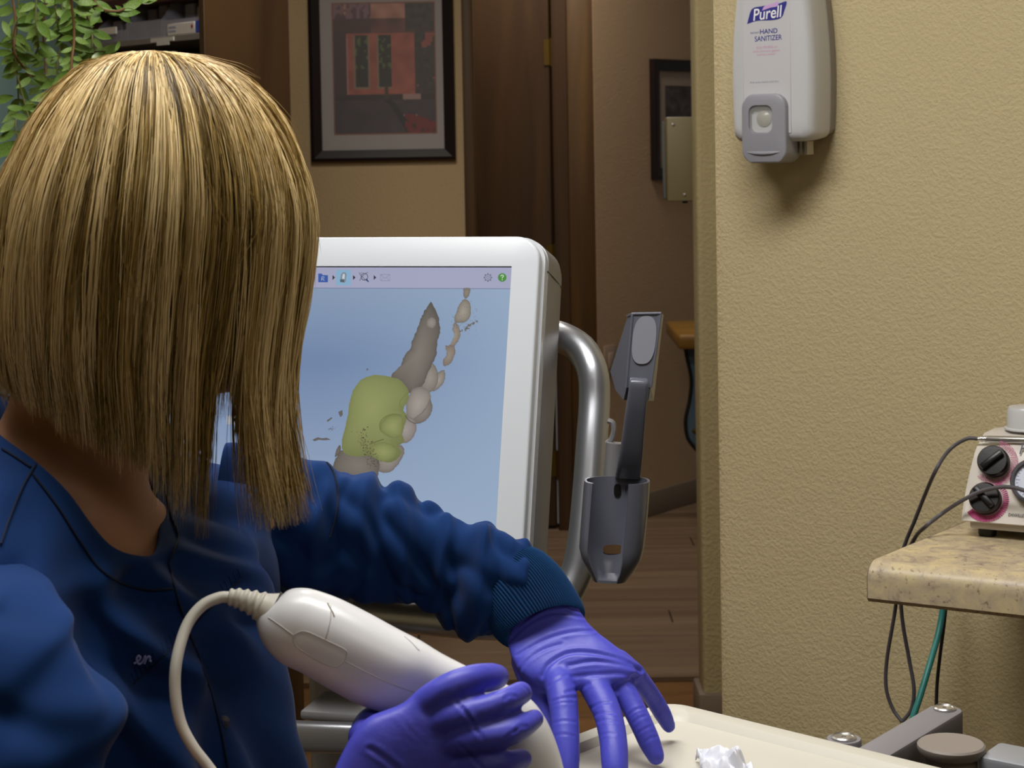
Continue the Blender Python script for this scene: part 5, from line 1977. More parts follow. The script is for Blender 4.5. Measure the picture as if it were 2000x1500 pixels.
if len(sp_):
    mk('snap', lathe([(0.0045, 0), (0.0048, 0.0008), (0.003, 0.0016), (0.0004, 0.0016)], 18, sp_[0], unit(np.cross(VIEW, ZUP)), ZUP, -VIEW), mat('dull_snap', '6b6f80', 0.35, 0.6), parent=top)
# embroidered script letters
for st in ([(262, 1296), (268, 1292), (273, 1288), (274, 1283), (270, 1281), (267, 1286), (268, 1293), (272, 1297), (278, 1293)], [(278, 1293), (281, 1286), (283, 1281), (284, 1285), (282, 1296), (285, 1288), (290, 1282), (293, 1284), (292, 1290), (295, 1291)]):
    stitch('embroidery', st, 0.0007, M_TEXTTHREAD, 40, 0.002)

# ---- far sleeve reaching to the right
sl = [((440, 872), (420, 1090), 1.42), ((500, 868), (455, 1130), 1.45), ((566, 884), (500, 1152), 1.462), ((640, 902), (575, 1176), 1.475), ((700, 922), (640, 1178), 1.482), ((752, 936), (705, 1174), 1.488), ((800, 954), (765, 1182), 1.492), ((850, 985), (815, 1186), 1.492), ((905, 1016), (858, 1212), 1.487), ((955, 1016), (893, 1236), 1.48), ((1005, 1040), (935, 1247), 1.472), ((1047, 1076), (975, 1240), 1.466), ((1052, 1085), (985, 1238), 1.462)]
NS = 96
sr = smooth_rings([ring_px(a, b, d, 0.62, NS, 2.1) for a, b, d in sl], 170)
SRr = A(sr)
ns = len(SRr)
ang = np.linspace(0, 2 * math.pi, NS, endpoint=False)          # 0 = upper silhouette, pi/2 = facing the viewer
# folds: (centre along at the top, drift towards the bottom, width, depth)
folds = [(0.30, 0.06, 0.022, 0.010), (0.365, -0.03, 0.018, -0.009), (0.42, 0.08, 0.020, 0.010), (0.475, -0.02, 0.016, -0.010), (0.53, 0.09, 0.022, 0.011), (0.60, 0.02, 0.020, -0.010), (0.67, 0.07, 0.022, 0.010), (0.735, -0.03, 0.018, -0.010), (0.80, 0.06, 0.022, 0.012), (0.87, 0.02, 0.018, -0.012), (0.93, 0.05, 0.022, 0.010), (0.20, 0.05, 0.03, -0.008)]
DF = np.zeros((ns, NS))
NF = np.zeros((ns, NS, 3))
for i in range(ns):
    u = i / (ns - 1)
    c = SRr[i].mean(0)
    fade = min(1, (1 - u) / 0.06) if u > 0.94 else 1
    for j in range(NS):
        a = ang[j]
        n_ = SRr[i, j] - c
        ln = np.linalg.norm(n_)
        disp = 0.0
        side = (1 - math.cos(a)) / 2                            # 0 top, 1 bottom
        for k, (u0, dr, w, am) in enumerate(folds):
            uc = u0 + dr * side + 0.012 * math.sin(3 * a + k)
            e = math.exp(-abs((u - uc) / (w * 0.8)) ** 1.5)
            disp += 0.62 * am * e * (0.15 + 0.85 * math.sin(a * 0.9 + k * 1.7) ** 2)
        disp += 0.004 * mnoise.noise((u * 14, math.cos(a) * 1.5, math.sin(a) * 1.5))
        rn = crease(mnoise.noise((u * 8 + 1.2 * math.cos(a), math.cos(a) * 0.9 + 3, math.sin(a) * 0.9)))
        disp -= 0.007 * (rn - 0.3) * min(1, u / 0.2)
        if u > 0.86:                                           # gathers into the cuff
            disp += 0.0035 * math.sin(a * 17 + 2 * math.sin(3 * a)) * (u - 0.86) / 0.14
        DF[i, j] = disp * fade
        NF[i, j] = n_ / ln
SRr += NF * soften(DF, 3)[:, :, None]
sv_, sf_ = loft(list(SRr), cap=True)
slv = mk('sleeve', (sv_, sf_), M_SCRUB, parent=person, sharp=180)
seam = [(612, 886), (640, 905), (656, 935), (660, 970), (656, 1010), (645, 1050)]


def lay(bvh, pxs, n, lift):
    out = []
    for x, y in spline(A(pxs, dtype=float), n):
        v = unit(RAY(x, y))
        h = bvh.ray_cast(Vector(CO), Vector(v))
        if h[0] is not None:
            out.append(A(h[0]) - v * lift)
    return A(out)


sl_bvh = BVHTree.FromPolygons([tuple(v) for v in sv_], sf_)
c = lay(sl_bvh, seam, 40, 0.0008)
mk('armhole_seam', tube(c, 0.0010, 6), M_THREAD, parent=slv)

# knitted cuff with ribs
cu = [((1046, 1072), (958, 1222), 1.468), ((1062, 1080), (958, 1226), 1.466), ((1090, 1106), (966, 1240), 1.462), ((1115, 1142), (976, 1252), 1.458), ((1131, 1170), (986, 1260), 1.455), ((1136, 1188), (994, 1262), 1.453), ((1128, 1190), (1000, 1256), 1.452), ((1112, 1178), (1004, 1246), 1.452)]
NC = 576
cr_ = A(smooth_rings([ring_px(a, b, d, 0.72, NC, 2.2, tilt=0.0) for a, b, d in cu], 60))
# bow the cuff ends so that the edge nearest the viewer dips along the arm
ca = np.linspace(0, 2 * math.pi, NC, endpoint=False)
axis_c = unit(cr_[-8].mean(0) - cr_[0].mean(0))
for i in range(len(cr_)):
    cc_ = cr_[i].mean(0)
    for j in range(NC):
        n_ = unit(cr_[i, j] - cc_)
        cr_[i, j] += n_ * (0.0006 * math.cos(ca[j] * 96)) + axis_c * (-0.019 * math.sin(ca[j]))
cuff = mk('cuff', loft(list(cr_), cap=False), M_CUFF, parent=person, sharp=180)

# ---- near sleeve: upper arm falling at the left edge, forearm below the frame
sn2 = [((-330, 1010), (-90, 1062), 1.21, 0.6), ((-320, 1060), (20, 1096), 1.17, 0.6), ((-310, 1110), (76, 1122), 1.14, 0.58), ((-300, 1180), (112, 1176), 1.115, 0.56), ((-290, 1250), (150, 1236), 1.10, 0.55), ((-280, 1320), (192, 1314), 1.09, 0.55), ((-270, 1400), (236, 1394), 1.08, 0.55), ((-250, 1500), (208, 1486), 1.07, 0.55), ((-210, 1640), (215, 1590), 1.065, 0.55), ((-100, 1790), (290, 1610), 1.07, 0.6), ((120, 1840), (400, 1590), 1.085, 0.7), ((330, 1800), (500, 1560), 1.10, 0.8), ((520, 1740), (600, 1530), 1.115, 0.85), ((620, 1690), (645, 1512), 1.125, 0.9)]
ar = A(smooth_rings([ring_px(b, a, d, r_, 96, 2.1) for a, b, d, r_ in sn2], 150))
nfold = [(0.13, 0.10, 0.03, 0.010), (0.20, 0.16, 0.03, -0.012), (0.27, 0.10, 0.03, 0.014), (0.33, 0.16, 0.03, -0.014), (0.40, 0.10, 0.03, 0.014), (0.46, 0.14, 0.028, -0.012), (0.53, 0.1, 0.03, 0.012), (0.60, 0.1, 0.03, -0.012), (0.75, 0.03, 0.03, 0.01), (0.85, 0.03, 0.03, 0.01)]
DF = np.zeros(ar.shape[:2])
NF = np.zeros(ar.shape)
for i in range(len(ar)):
    u = i / (len(ar) - 1)
    c = ar[i].mean(0)
    for j in range(96):
        a = ang[j]
        n_ = ar[i, j] - c
        side = (1 - math.cos(a)) / 2
        disp = 0
        for k, (u0, dr, w, am) in enumerate(nfold):
            uc = u0 + 2.2 * dr * (side - 0.5) + 0.015 * math.sin(2 * a + k)
            disp += am * math.exp(-((u - uc) / w) ** 2) * (0.1 + 0.9 * math.sin(a * 0.8 + k * 1.9) ** 2)
        disp += 0.006 * mnoise.noise((u * 9, math.cos(a) * 1.3, math.sin(a) * 1.3 + 5))
        rn = crease(mnoise.noise((u * 7 + 1.6 * side, math.cos(a) * 0.8, math.sin(a) * 0.8 + 7)))
        disp -= 0.016 * (rn - 0.3)
        DF[i, j] = disp * 0.5
        NF[i, j] = n_ / np.linalg.norm(n_)
ar += NF * soften(DF, 4)[:, :, None]
mk('sleeve', loft(list(ar)), M_SCRUB, parent=person, sharp=180)

# ---- trousers and shoes below the frame
tro = []
for s in (-1, 1):
    hj = hipc + SD * s * 0.085
    kn = hj + FD * 0.40 + SD * s * 0.05 - ZUP * 0.06
    an = kn - FD * 0.06
    an[2] = 0.10
    tro.append(tube(spline([hj - FD * 0.06, hj + FD * 0.18 - ZUP * 0.02, kn, (kn + an) / 2 + A([0, 0, 0.06]), an], 26), np.interp(np.linspace(0, 1, 26), [0, 0.5, 0.7, 1], [0.105, 0.08, 0.075, 0.065]), 18))
tro.append(loft([oval(hipc + ZUP * 0.05, 0.175, 0.115), oval(hipc, 0.185, 0.125), oval(hipc - ZUP * 0.06, 0.18, 0.12)]))
mk('trousers', remesh(join(*tro), 0.010, 4), M_SCRUB, parent=person, sharp=180)
for s in (-1, 1):
    hj = hipc + SD * s * 0.085
    kn = hj + FD * 0.40 + SD * s * 0.05 - ZUP * 0.06
    an = kn - FD * 0.06
    an[2] = 0.0
    mk('shoe', loft(smooth_rings([an + FD * f + (np.stack([np.cos(ang) * 0 + 0, np.cos(ang) * 0, np.cos(ang) * 0], 1)) + np.cos(ang)[:, None] * SD * w + np.maximum(np.sin(ang), -0.02)[:, None] * ZUP * h + ZUP * 0.003 for f, w, h in ((-0.05, 0.02, 0.05), (-0.045, 0.036, 0.085), (0.02, 0.042, 0.095), (0.10, 0.046, 0.06), (0.17, 0.04, 0.045), (0.20, 0.015, 0.025))], 24)), mat('shoe_%d' % (s + 1), 'c8c8c8', 0.6), parent=person)
# stool
st_z = hipc[2] - 0.12
stl = root('swivel_stool', (hipc[0], hipc[1], 0), 'round swivel stool under the person in navy scrubs', 'stool')
sc = A([hipc[0], hipc[1], 0])
mk('seat', lathe([(0.17, st_z - 0.07), (0.185, st_z - 0.05), (0.185, st_z - 0.02), (0.17, st_z), (0.001, st_z)], 36, sc), M_BLACK, parent=stl)
mk('gas_post', lathe([(0.025, 0.06), (0.025, st_z - 0.07)], 18, sc), M_CHROME, parent=stl)
for k in range(5):
    a = math.radians(72 * k)
    d = A([math.cos(a), math.sin(a), 0])
    mk('base_leg', tube([sc + d * 0.02 + ZUP * 0.08, sc + d * 0.25 + ZUP * 0.06], [0.022, 0.015], 10), M_BLACK, parent=stl)
    mk('caster', lathe([(0.004, -0.01), (0.026, -0.01), (0.026, 0.01), (0.004, 0.01)], 16, sc + d * 0.25 + ZUP * 0.026, (1, 0, 0), ZUP, (0, 1, 0)), M_BLACK, parent=stl)
# ================================================================== gloved hands
def finger(path, n=26):
    """path rows: px, py, depth, radius in px"""
    q = A([list(P(x, y, d)) + [pxlen(r, d)] for x, y, d, r in path])
    s = spline(q, n)
    return tube(s[:, :3], s[:, 3], 18, round_end=True)


def wrinkle(m, lines, axis_scale=1.0):
    """press and raise fine creases into glove skin; lines: (polyline of points, width, depth)"""
    v, f = m
    n = np.zeros_like(v)
    fa = [q[:3] for q in f]
    fa = A(fa)
    nn_ = np.cross(v[fa[:, 1]] - v[fa[:, 0]], v[fa[:, 2]] - v[fa[:, 0]])
    for k in range(3):
        np.add.at(n, fa[:, k], nn_)
    n /= np.linalg.norm(n, axis=1)[:, None] + 1e-12
    out = v.copy()
    for pts, w, dep in lines:
        pts = A(pts)
        best = np.full(len(v), 1e9)
        for a_, b_ in zip(pts[:-1], pts[1:]):
            ab = b_ - a_
            t = np.clip(((v - a_) @ ab) / (ab @ ab + 1e-12), 0, 1)
            d = np.linalg.norm(v - (a_ + t[:, None] * ab), axis=1)
            best = np.minimum(best, d)
        dep *= 0.38
        out += n * (dep * np.exp(-(best / w) ** 2) - 0.6 * dep * np.exp(-((best - 1.9 * w) / w) ** 2))[:, None]
    return out, f


def bvh_of(m):
    return BVHTree.FromPolygons([tuple(p) for p in m[0]], m[1])


def crease_px(m, specs):
    b = bvh_of(m)
    L = []
    for pxs, w, dep in specs:
        c = lay(b, pxs, 16, 0.0)
        if len(c) > 2:
            L.append((c, w, dep))
    return wrinkle(m, L)


# ---- far hand, fingertips on the tray
lh = []
palm = [((1098, 1122), (974, 1196), 1.466), ((1118, 1150), (984, 1215), 1.46), ((1134, 1196), (988, 1246), 1.452), ((1162, 1230), (994, 1270), 1.444), ((1195, 1256), (1002, 1292), 1.436), ((1226, 1282), (1014, 1312), 1.430), ((1240, 1302), (1034, 1332), 1.426), ((1242, 1314), (1058, 1346), 1.423), ((1226, 1324), (1084, 1350), 1.421)]
pr_ = smooth_rings([ring_px(a, b, d, 0.34, 40, 2.6) for a, b, d in palm], 36)
lh.append(loft(pr_))
lh.append(finger([(1076, 1282, 1.447, 20), (1088, 1318, 1.426, 30), (1097, 1356, 1.405, 30), (1103, 1404, 1.388, 28.5), (1105, 1452, 1.374, 28), (1106, 1500, 1.364, 26), (1106, 1545, 1.358, 22)]))        # index
lh.append(finger([(1135, 1290, 1.434, 22), (1158, 1336, 1.420, 29), (1184, 1386, 1.398, 28.5), (1197, 1440, 1.376, 28), (1201, 1495, 1.358, 27), (1203, 1530, 1.350, 23)]))                              # middle
lh.append(finger([(1186, 1290, 1.436, 18), (1208, 1330, 1.426, 24), (1233, 1374, 1.414, 23.5), (1252, 1412, 1.404, 23), (1269, 1450, 1.398, 22), (1281, 1477, 1.394, 18)]))                          # ring
lh.append(finger([(1212, 1284, 1.434, 16), (1240, 1316, 1.434, 20), (1274, 1361, 1.447, 18.5), (1295, 1396, 1.452, 17.5), (1306, 1418, 1.455, 14)]))                                                # little
lh.append(finger([(1025, 1290, 1.445, 28), (1042, 1335, 1.436, 28), (1062, 1385, 1.426, 26), (1077, 1430, 1.415, 24), (1088, 1475, 1.405, 22), (1094, 1520, 1.40, 18)]))                                # thumb behind
L0 = remesh(join(*lh), 0.0016, 12)
L0 = crease_px(L0, [
    ([(1000, 1218), (1040, 1180), (1085, 1168), (1125, 1182)], 0.0013, -0.0014), ([(1003, 1236), (1040, 1200), (1090, 1178), (1132, 1195)], 0.0013, -0.0016), ([(995, 1252), (1035, 1215), (1085, 1196), (1138, 1206)], 0.0014, -0.0016),
    ([(1010, 1280), (1060, 1252), (1110, 1236), (1160, 1232)], 0.0014, -0.0012), ([(1015, 1310), (1030, 1290), (1060, 1270), (1095, 1258)], 0.0014, -0.0012),
    ([(1060, 1320), (1072, 1298), (1110, 1276), (1160, 1276), (1215, 1290), (1252, 1308)], 0.0018, -0.0026), ([(1110, 1300), (1160, 1292), (1215, 1298), (1252, 1312)], 0.0016, -0.0022), ([(1115, 1322), (1160, 1318), (1205, 1316), (1240, 1322)], 0.0016, -0.0016),
    ([(1072, 1340), (1085, 1328), (1108, 1318)], 0.0013, -0.0012), ([(1078, 1370), (1100, 1364), (1125, 1362)], 0.0012, -0.0012), ([(1076, 1378), (1096, 1372), (1118, 1372)], 0.0010, -0.0010), ([(1105, 1352), (1130, 1346), (1150, 1336)], 0.0013, -0.0012),
    ([(1152, 1384), (1172, 1374), (1192, 1372)], 0.0011, -0.0012), ([(1158, 1398), (1178, 1392), (1200, 1394)], 0.0010, -0.0012), ([(1166, 1410), (1184, 1406), (1206, 1410)], 0.0010, -0.0010), ([(1172, 1436), (1188, 1432), (1202, 1434)], 0.0009, -0.0008),
    ([(1228, 1396), (1242, 1386), (1256, 1382)], 0.0009, -0.0011), ([(1236, 1412), (1250, 1402), (1262, 1398)], 0.0009, -0.0011), ([(1246, 1432), (1258, 1424), (1272, 1418)], 0.0009, -0.0010), ([(1258, 1450), (1270, 1442), (1284, 1438)], 0.0009, -0.0009),
    ([(1268, 1362), (1276, 1354), (1288, 1350)], 0.0008, -0.0009), ([(1276, 1378), (1286, 1370), (1298, 1366)], 0.0008, -0.0009), ([(1284, 1396), (1294, 1388), (1306, 1384)], 0.0008, -0.0009),
    ([(1080, 1412), (1100, 1408), (1126, 1410)], 0.0010, -0.0009), ([(1080, 1438), (1100, 1434), (1124, 1438)], 0.0010, -0.0008), ([(1228, 1340), (1240, 1350), (1246, 1362)], 0.0012, -0.0012)])
gl = mk('glove', L0, M_GLOVE, parent=person, sharp=180)

# ---- scanner wand
M_WAND = mat('wand_white', 'd6d7da', 0.3, spec=0.5)
M_WAND2 = mat('wand_strain_relief', 'c6c4ba', 0.4)
M_WANDLINE = mat('wand_seam', 'aeaba8', 0.5)
WDp = 1.20
wand = root('scanner_wand', P(780, 1390, WDp), 'white intraoral scanner wand with cable gripped in a violet glove', 'scanner wand')
wr = [((547, 1168), (500, 1206), 1.205), ((556, 1158), (503, 1226), 1.205), ((572, 1151), (512, 1250), 1.204), ((600, 1151), (528, 1272), 1.203), ((632, 1160), (552, 1293), 1.202), ((668, 1174), (590, 1311), 1.20), ((720, 1200), (640, 1340), 1.198), ((775, 1230), (700, 1372), 1.197), ((822, 1254), (752, 1388), 1.197), ((862, 1278), (805, 1390), 1.198), ((905, 1300), (850, 1402), 1.20), ((950, 1322), (895, 1428), 1.203), ((1000, 1345), (930, 1462), 1.206), ((1045, 1376), (955, 1500), 1.21), ((1078, 1430), (965, 1545), 1.212), ((1102, 1505), (985, 1580), 1.214), ((1105, 1560), (1010, 1600), 1.216)]
wrs = smooth_rings([ring_px(a, b, d, 0.9, 48, 2.3) for a, b, d in wr], 90)
wv, wf = loft(wrs)
wb_ = mk('handle', (wv, wf), M_WAND, parent=wand, sharp=180)
w_bvh = BVHTree.FromPolygons([tuple(v) for v in wv], wf)


def wline(pxs, r=0.0003, n=50, material=M_WANDLINE, lift=0.0001):
    c = lay(w_bvh, pxs, n, lift)
    if len(c) > 3:
        mk('seam', tube(c, r, 6), material, parent=wb_)


wline([(572, 1252), (575, 1240), (590, 1233), (605, 1236), (640, 1252), (672, 1268), (677, 1275), (672, 1290), (664, 1299), (655, 1303), (630, 1295), (600, 1278), (580, 1264), (572, 1252)], n=90)
wline([(524, 1206), (545, 1220), (572, 1240)])
wline([(673, 1291), (720, 1315), (770, 1338), (825, 1357)])
wline([(646, 1182), (646, 1205), (642, 1225), (634, 1250)])
wline([(640, 1178), (644, 1186), (650, 1196), (653, 1204)], 0.0005, 12, mat('brown_tick', '8a8478', 0.6))
wline([(790, 1243), (805, 1256), (818, 1270)], 0.0007, 16, M_WAND, 0.0)
# strain relief with raised rings
sr_px = [(447, 1166, 15), (462, 1168, 18), (480, 1173, 21), (500, 1180, 25), (515, 1187, 30), (530, 1194, 38)]
srr = []
spn = spline(A([(list(P(x, y, 1.206)) + [pxlen(r, 1.206)]) for x, y, r in sr_px]), 60)
rad = spn[:, 3].copy()
for k in range(60):
    u = k / 59
    if u < 0.72:
        rad[k] *= 1 + 0.10 * math.sin(u * 2 * math.pi * 6.2)
mk('strain_relief', tube(spn[:, :3], rad, 24), M_WAND2, parent=wand, sharp=60)
cbl = [P(450, 1167, 1.206), P(430, 1167, 1.205), P(395, 1183, 1.20), P(365, 1222, 1.192), P(345, 1290, 1.18), P(342, 1350, 1.175), P(352, 1410, 1.172), P(376, 1458, 1.17), P(405, 1496, 1.17), P(450, 1560, 1.17), P(520, 1680, 1.2), P(560, 1850, 1.3)]
mk('cable', tube(spline(cbl, 70), pxlen(11.5, 1.18), 14), M_WAND2, parent=wand)

# ---- near hand wrapped over the wand
rh = []
palm = [((826, 1348), (938, 1508), 1.162), ((812, 1352), (922, 1520), 1.156), ((786, 1374), (896, 1540), 1.152), ((752, 1388), (868, 1562), 1.150), ((718, 1402), (834, 1592), 1.148), ((690, 1432), (800, 1622), 1.145), ((662, 1482), (772, 1650), 1.14), ((640, 1530), (742, 1690), 1.135), ((600, 1580), (700, 1730), 1.13)]
rh.append(loft(smooth_rings([ring_px(a, b, d, 0.42, 40, 2.5) for a, b, d in palm], 36)))
rh.append(finger([(806, 1392, 1.158, 26), (842, 1368, 1.154, 33), (886, 1341, 1.153, 31), (926, 1327, 1.160, 29.5), (956, 1323, 1.172, 28), (970, 1322, 1.186, 25)]))                  # index
rh.append(finger([(826, 1426, 1.154, 26), (878, 1403, 1.148, 31), (938, 1389, 1.147, 28), (988, 1369, 1.154, 25.5), (1018, 1353, 1.170, 23)]))                                          # middle
rh.append(finger([(846, 1464, 1.152, 26), (906, 1446, 1.145, 30), (965, 1439, 1.143, 28.5), (1012, 1423, 1.150, 25), (1044, 1404, 1.166, 19.5)]))                                        # ring
rh.append(finger([(866, 1510, 1.150, 26), (935, 1498, 1.146, 29), (985, 1491, 1.147, 25), (1020, 1483, 1.158, 21)]))                                                               # little
rh.append(finger([(712, 1440, 1.17, 34), (730, 1410, 1.205, 32), (775, 1402, 1.235, 28), (830, 1390, 1.245, 25), (880, 1380, 1.245, 22)]))                                              # thumb under the wand
R0 = remesh(join(*rh), 0.0016, 11)
specs = []
for k in range(6):
    specs.append(([(772 + 5 * k, 1396 + 6 * k), (788 + 6 * k, 1402 + 8 * k)], 0.0010, -0.0003))
for k in range(4):
    specs.append(([(884 + 9 * k, 1362 + 10 * k), (908 + 8 * k, 1390 + 12 * k), (926 + 7 * k, 1420 + 10 * k)], 0.0011, -0.0009))
for k in range(4):
    specs.append(([(895 + 10 * k, 1452 + 8 * k), (914 + 9 * k, 1474 + 8 * k), (930 + 8 * k, 1494 + 6 * k)], 0.0011, -0.0008))
specs += [([(722, 1462), (750, 1480), (775, 1500)], 0.0016, -0.0018),
          ([(985, 1366), (995, 1358), (1008, 1360)], 0.0010, -0.0011), ([(976, 1400), (984, 1392), (998, 1386)], 0.0010, -0.0010), ([(1005, 1430), (1015, 1420), (1030, 1418)], 0.0010, -0.0011), ([(990, 1440), (1000, 1430), (1012, 1426)], 0.0010, -0.0010), ([(985, 1298), (990, 1308), (992, 1322)], 0.0010, -0.0012), ([(1020, 1340), (1030, 1348), (1036, 1362)], 0.0010, -0.0010), ([(1050, 1392), (1054, 1400), (1058, 1410)], 0.0009, -0.0010)]
R0 = crease_px(R0, specs)
mk('glove', R0, M_GLOVE, parent=person, sharp=180)
# ================================================================== blonde bob
HY = 1.305
prof = A([(100, 298, 302), (104, 245, 352), (110, 212, 392), (130, 166, 440), (160, 128, 486), (200, 94, 526), (240, 67, 554), (300, 38, 582), (360, 13, 600), (420, -4, 608), (500, -14, 602), (600, -16, 588), (700, -12, 574), (760, 2, 567), (850, 10, 566), (930, 14, 570), (1000, 16, 576)], dtype=float)
YS = np.concatenate([np.linspace(100, 130, 14), np.linspace(134, 1010, 140)])


def smooth_interp(y, k):
    return np.interp(y, prof[:, 0], prof[:, k])


Ls = np.convolve(np.pad(smooth_interp(YS, 1), 3, 'edge'), np.ones(7) / 7, 'valid')
Rs = np.convolve(np.pad(smooth_interp(YS, 2), 3, 'edge'), np.ones(7) / 7, 'valid')
Ls[:14], Rs[:14] = smooth_interp(YS, 1)[:14], smooth_interp(YS, 2)[:14]
cxs, axs = (Ls + Rs) / 2, (Rs - Ls) / 2
EXc = RM @ A([1.0, 0, 0])
CXW = A([P(x, y, HY) for x, y in zip(cxs, YS)])                 # centre of each level
AW = axs * HY / F_PX
BW = np.minimum(AW, 0.118) * 0.93
DEP = unit(VIEW * A([1, 1, 0]))
arc = np.concatenate([[0], np.cumsum(np.hypot(np.diff(AW), np.diff(CXW[:, 2])))])


def hem_px(phi):
    """lowest photograph row reached by hair that hangs at this bearing"""
    x = 302 + 308 * math.cos(phi)
    if math.sin(phi) <= 0.05:                                    # side towards the viewer
        return np.interp(x, [-10, 50, 100, 150, 200, 250, 300, 350, 400, 440, 480, 520, 560, 612], [738, 752, 768, 786, 810, 838, 858, 872, 900, 935, 925, 950, 975, 985])
    # far side: short at the nape, open over the face
    return np.interp(math.degrees(phi), [0, 12, 20, 62, 75, 110, 150, 180], [960, 900, 330, 330, 800, 800, 750, 738])


rh_ = np.random.default_rng(5)
NLOCK = 760
lock_phi = (np.arange(NLOCK) + rh_.uniform(0, 1, NLOCK)) / NLOCK * 2 * math.pi
rh_.shuffle(lock_phi)
lock_tone = rh_.normal(0, 1, NLOCK)
lock_in = rh_.uniform(0, 1, NLOCK) ** 1.4
lock_len = rh_.normal(0, 1, NLOCK)
lock_wob = rh_.uniform(0, 6.28, (NLOCK, 2))
NSEG = 20
NSTR = 13000
lid = rh_.integers(0, NLOCK, NSTR)
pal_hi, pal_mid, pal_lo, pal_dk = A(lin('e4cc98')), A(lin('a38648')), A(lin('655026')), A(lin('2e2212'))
V_, C_ = [], []
for k in range(NSTR):
    l = lid[k]
    visible = math.sin(lock_phi[l]) <= 0.1
    ph = lock_phi[l] + rh_.normal(0, 0.022)
    inset = 0.013 * lock_in[l] + rh_.uniform(0, 0.004)
    hem = hem_px(ph % (2 * math.pi)) + lock_len[l] * 9 + rh_.normal(0, 7) - 26 * lock_in[l]
    if ph % (2 * math.pi) > 4.95:
        hem += lock_len[l] * 24 + rh_.normal(0, 15) - 8
    if math.sin(ph) < 0 and abs(302 + 308 * math.cos(ph) - 520) < 16:
        hem = min(hem, rh_.uniform(700, 800))
    t0 = rh_.uniform(0.0, 0.10) if rh_.random() < 0.75 else rh_.uniform(0.05, 0.35)
    a_end = np.interp(hem, YS, arc)
    a_ = np.linspace(t0 * a_end, a_end, NSEG)
    yy = np.interp(a_, arc, YS)
    cx_ = np.stack([np.interp(a_, arc, CXW[:, i]) for i in range(3)], 1)
    aw = np.interp(a_, arc, AW)
    bw = np.interp(a_, arc, BW)
    s = np.linspace(0, 1, NSEG)
    wob = 0.020 * np.sin(s * 5 + lock_wob[l, 0]) * s + 0.010 * np.sin(s * 13 + lock_wob[l, 1] + k * 0.01) * s
    phs = ph + wob + 0.10 * (rh_.random() - 0.5) * (1 - s) ** 3
    # lock tips gather, loose ends spread
    ins = inset + 0.004 * np.sin(s * 6 + lock_wob[l, 1])
    ins = ins - 0.0035 * np.sin(s * math.pi) * lock_tone[l] * 0.5
    ra = np.maximum(aw - ins, aw * 0.3)
    rb = np.maximum(bw - ins, bw * 0.3)
    q = cx_ + EXc * (ra * np.cos(phs))[:, None] + DEP * (rb * np.sin(phs))[:, None]
    # ends near the face part into two falls
    x_mid = 302 + 308 * math.cos(ph)
    if visible and x_mid > 330:
        low = np.clip((yy - 640) / 300, 0, 1.3)
        if x_mid > 522:
            q += EXc * (low ** 1.5 * pxlen(16 + (x_mid - 522) * 0.03 + rh_.normal(0, 12), HY))[:, None]
        else:
            q -= EXc * (low ** 1.4 * pxlen(2 + (x_mid - 330) * 0.14 + rh_.normal(0, 5), HY))[:, None]
    q += rh_.normal(0, 0.00025, q.shape)
    q[0] += 0
    V_.append(q)
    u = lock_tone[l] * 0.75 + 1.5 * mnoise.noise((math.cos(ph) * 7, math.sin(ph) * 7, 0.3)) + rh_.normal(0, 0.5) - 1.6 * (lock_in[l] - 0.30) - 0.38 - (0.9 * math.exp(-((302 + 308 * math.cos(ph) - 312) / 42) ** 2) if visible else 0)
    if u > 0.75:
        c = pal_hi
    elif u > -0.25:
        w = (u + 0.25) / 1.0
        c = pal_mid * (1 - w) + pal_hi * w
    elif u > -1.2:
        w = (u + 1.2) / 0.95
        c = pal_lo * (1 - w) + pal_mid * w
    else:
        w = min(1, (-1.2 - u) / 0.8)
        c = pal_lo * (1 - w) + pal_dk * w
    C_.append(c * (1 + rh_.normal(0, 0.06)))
# flyaways that lift off the outline
for k in range(280):
    ph = rh_.uniform(0, 2 * math.pi)
    a0_ = rh_.uniform(0.02, 0.55) * arc[-1]
    ln = rh_.uniform(0.03, 0.09)
    a_ = np.linspace(a0_, a0_ + ln, NSEG)
    cx_ = np.stack([np.interp(a_, arc, CXW[:, i]) for i in range(3)], 1)
    aw, bw = np.interp(a_, arc, AW), np.interp(a_, arc, BW)
    s = np.linspace(0, 1, NSEG)
    lift_ = rh_.uniform(0.002, 0.010) * s ** 1.5 * (1 if rh_.random() < 0.7 else np.sin(s * 3.0))
    phs = ph + rh_.normal(0, 0.15) * s + rh_.normal(0, 0.1) * s ** 2
    V_.append(cx_ + EXc * ((aw + lift_) * np.cos(phs))[:, None] + DEP * ((bw + lift_) * np.sin(phs))[:, None] + A([0, 0, 1.0]) * (lift_ * 0.7 * np.clip(1 - a_ / 0.25, 0, 1))[:, None])
    C_.append(pal_mid * 1.05)
Q = A(V_)                                                     # strands, segments, 3
ns_ = len(Q)
T = np.gradient(Q, axis=1)
T /= np.linalg.norm(T, axis=2)[:, :, None] + 1e-12
ref = A([0.31, 0.9, 0.29])
U = np.cross(T, ref)
U /= np.linalg.norm(U, axis=2)[:, :, None] + 1e-12
W_ = np.cross(T, U)
rs = np.full(ns_, 0.00036)
rs[NSTR:] = 0.00018
taper = np.interp(np.linspace(0, 1, NSEG), [0, 0.05, 0.75, 1], [0.6, 1, 0.9, 0.15])
R_ = rs[:, None] * taper[None, :]
vv = []
for a in (0, 2.0944, 4.18879):
    vv.append(Q + R_[:, :, None] * (math.cos(a) * U + math.sin(a) * W_))
VV = np.stack(vv, 2)                                         # strands, seg, 3, 3
VV = VV.reshape(-1, 3)
idx = np.arange(ns_ * NSEG * 3).reshape(ns_, NSEG, 3)
fs = []
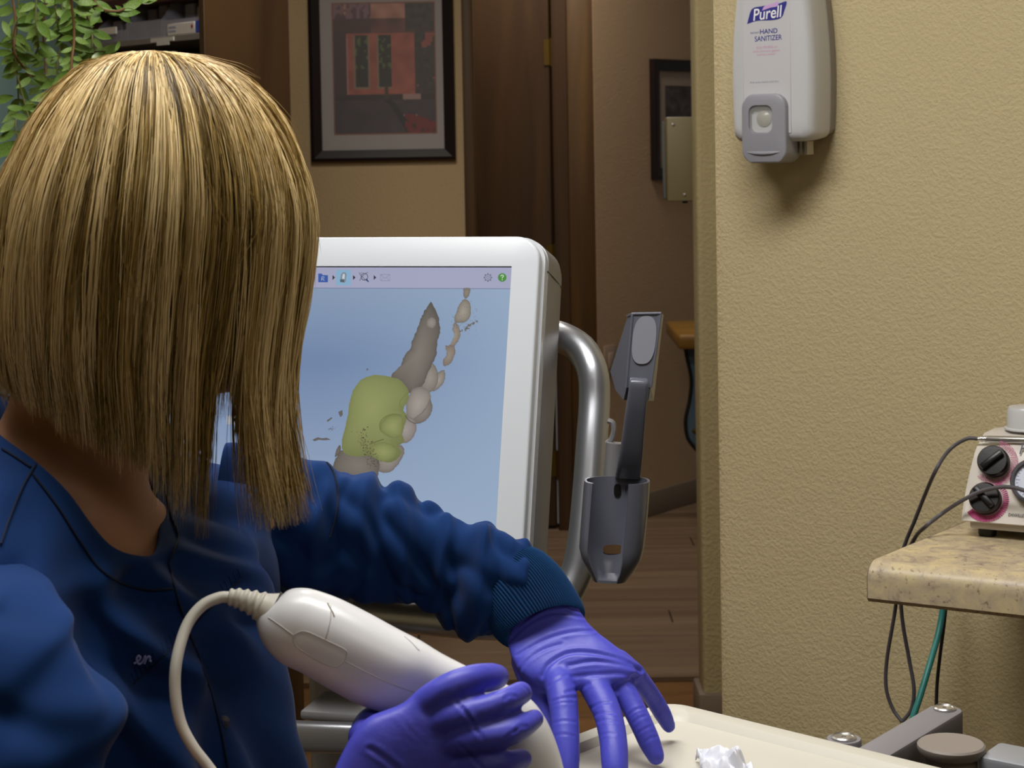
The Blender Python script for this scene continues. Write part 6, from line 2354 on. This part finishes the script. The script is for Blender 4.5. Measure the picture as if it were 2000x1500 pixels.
for j in range(3):
    k = (j + 1) % 3
    fs.append(np.stack([idx[:, :-1, j], idx[:, :-1, k], idx[:, 1:, k], idx[:, 1:, j]], -1).reshape(-1, 4))
FF = np.concatenate(fs)
o_h = A([CXW[50][0], CXW[50][1], VV[:, 2].min()])
hm = bpy.data.meshes.new('hair')
hm.vertices.add(len(VV))
hm.vertices.foreach_set('co', (VV - o_h).ravel())
hm.loops.add(FF.size)
hm.loops.foreach_set('vertex_index', FF.ravel().astype(np.int32))
hm.polygons.add(len(FF))
hm.polygons.foreach_set('loop_start', (np.arange(len(FF)) * 4).astype(np.int32))
hm.polygons.foreach_set('loop_total', np.full(len(FF), 4, dtype=np.int32))
hm.update(calc_edges=True)
hm.validate()
at = hm.color_attributes.new('Col', 'FLOAT_COLOR', 'POINT')
cc_ = np.ones((len(VV), 4))
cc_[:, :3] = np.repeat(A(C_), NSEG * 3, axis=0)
at.data.foreach_set('color', cc_.ravel())
hm.shade_smooth()
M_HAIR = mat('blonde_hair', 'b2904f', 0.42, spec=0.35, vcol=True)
hm.materials.append(M_HAIR)
hair = bpy.data.objects.new('hair', hm)
scene.collection.objects.link(hair)
ORG[hair.name] = o_h
hair.parent = person
hair.location = o_h - ORG[person.name]
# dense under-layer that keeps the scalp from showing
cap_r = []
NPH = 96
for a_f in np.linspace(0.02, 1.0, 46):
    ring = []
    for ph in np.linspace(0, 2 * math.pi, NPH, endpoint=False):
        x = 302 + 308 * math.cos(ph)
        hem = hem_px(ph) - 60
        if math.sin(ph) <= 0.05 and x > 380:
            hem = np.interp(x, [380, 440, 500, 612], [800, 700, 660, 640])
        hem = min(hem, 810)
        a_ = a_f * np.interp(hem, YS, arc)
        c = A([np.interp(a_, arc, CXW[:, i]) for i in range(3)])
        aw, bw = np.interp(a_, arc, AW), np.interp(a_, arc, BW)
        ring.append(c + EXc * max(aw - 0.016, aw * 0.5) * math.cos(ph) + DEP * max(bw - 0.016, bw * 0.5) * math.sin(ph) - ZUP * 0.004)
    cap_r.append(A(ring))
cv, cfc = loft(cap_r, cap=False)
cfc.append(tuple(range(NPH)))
mk('hair_underlayer', (cv, cfc), mat('dark_blonde_underlayer', '4a361c', 0.7, spec=0.2, stretch=(60, 60, 1.5), vary=(6, 0.5)), parent=hair, sharp=180)
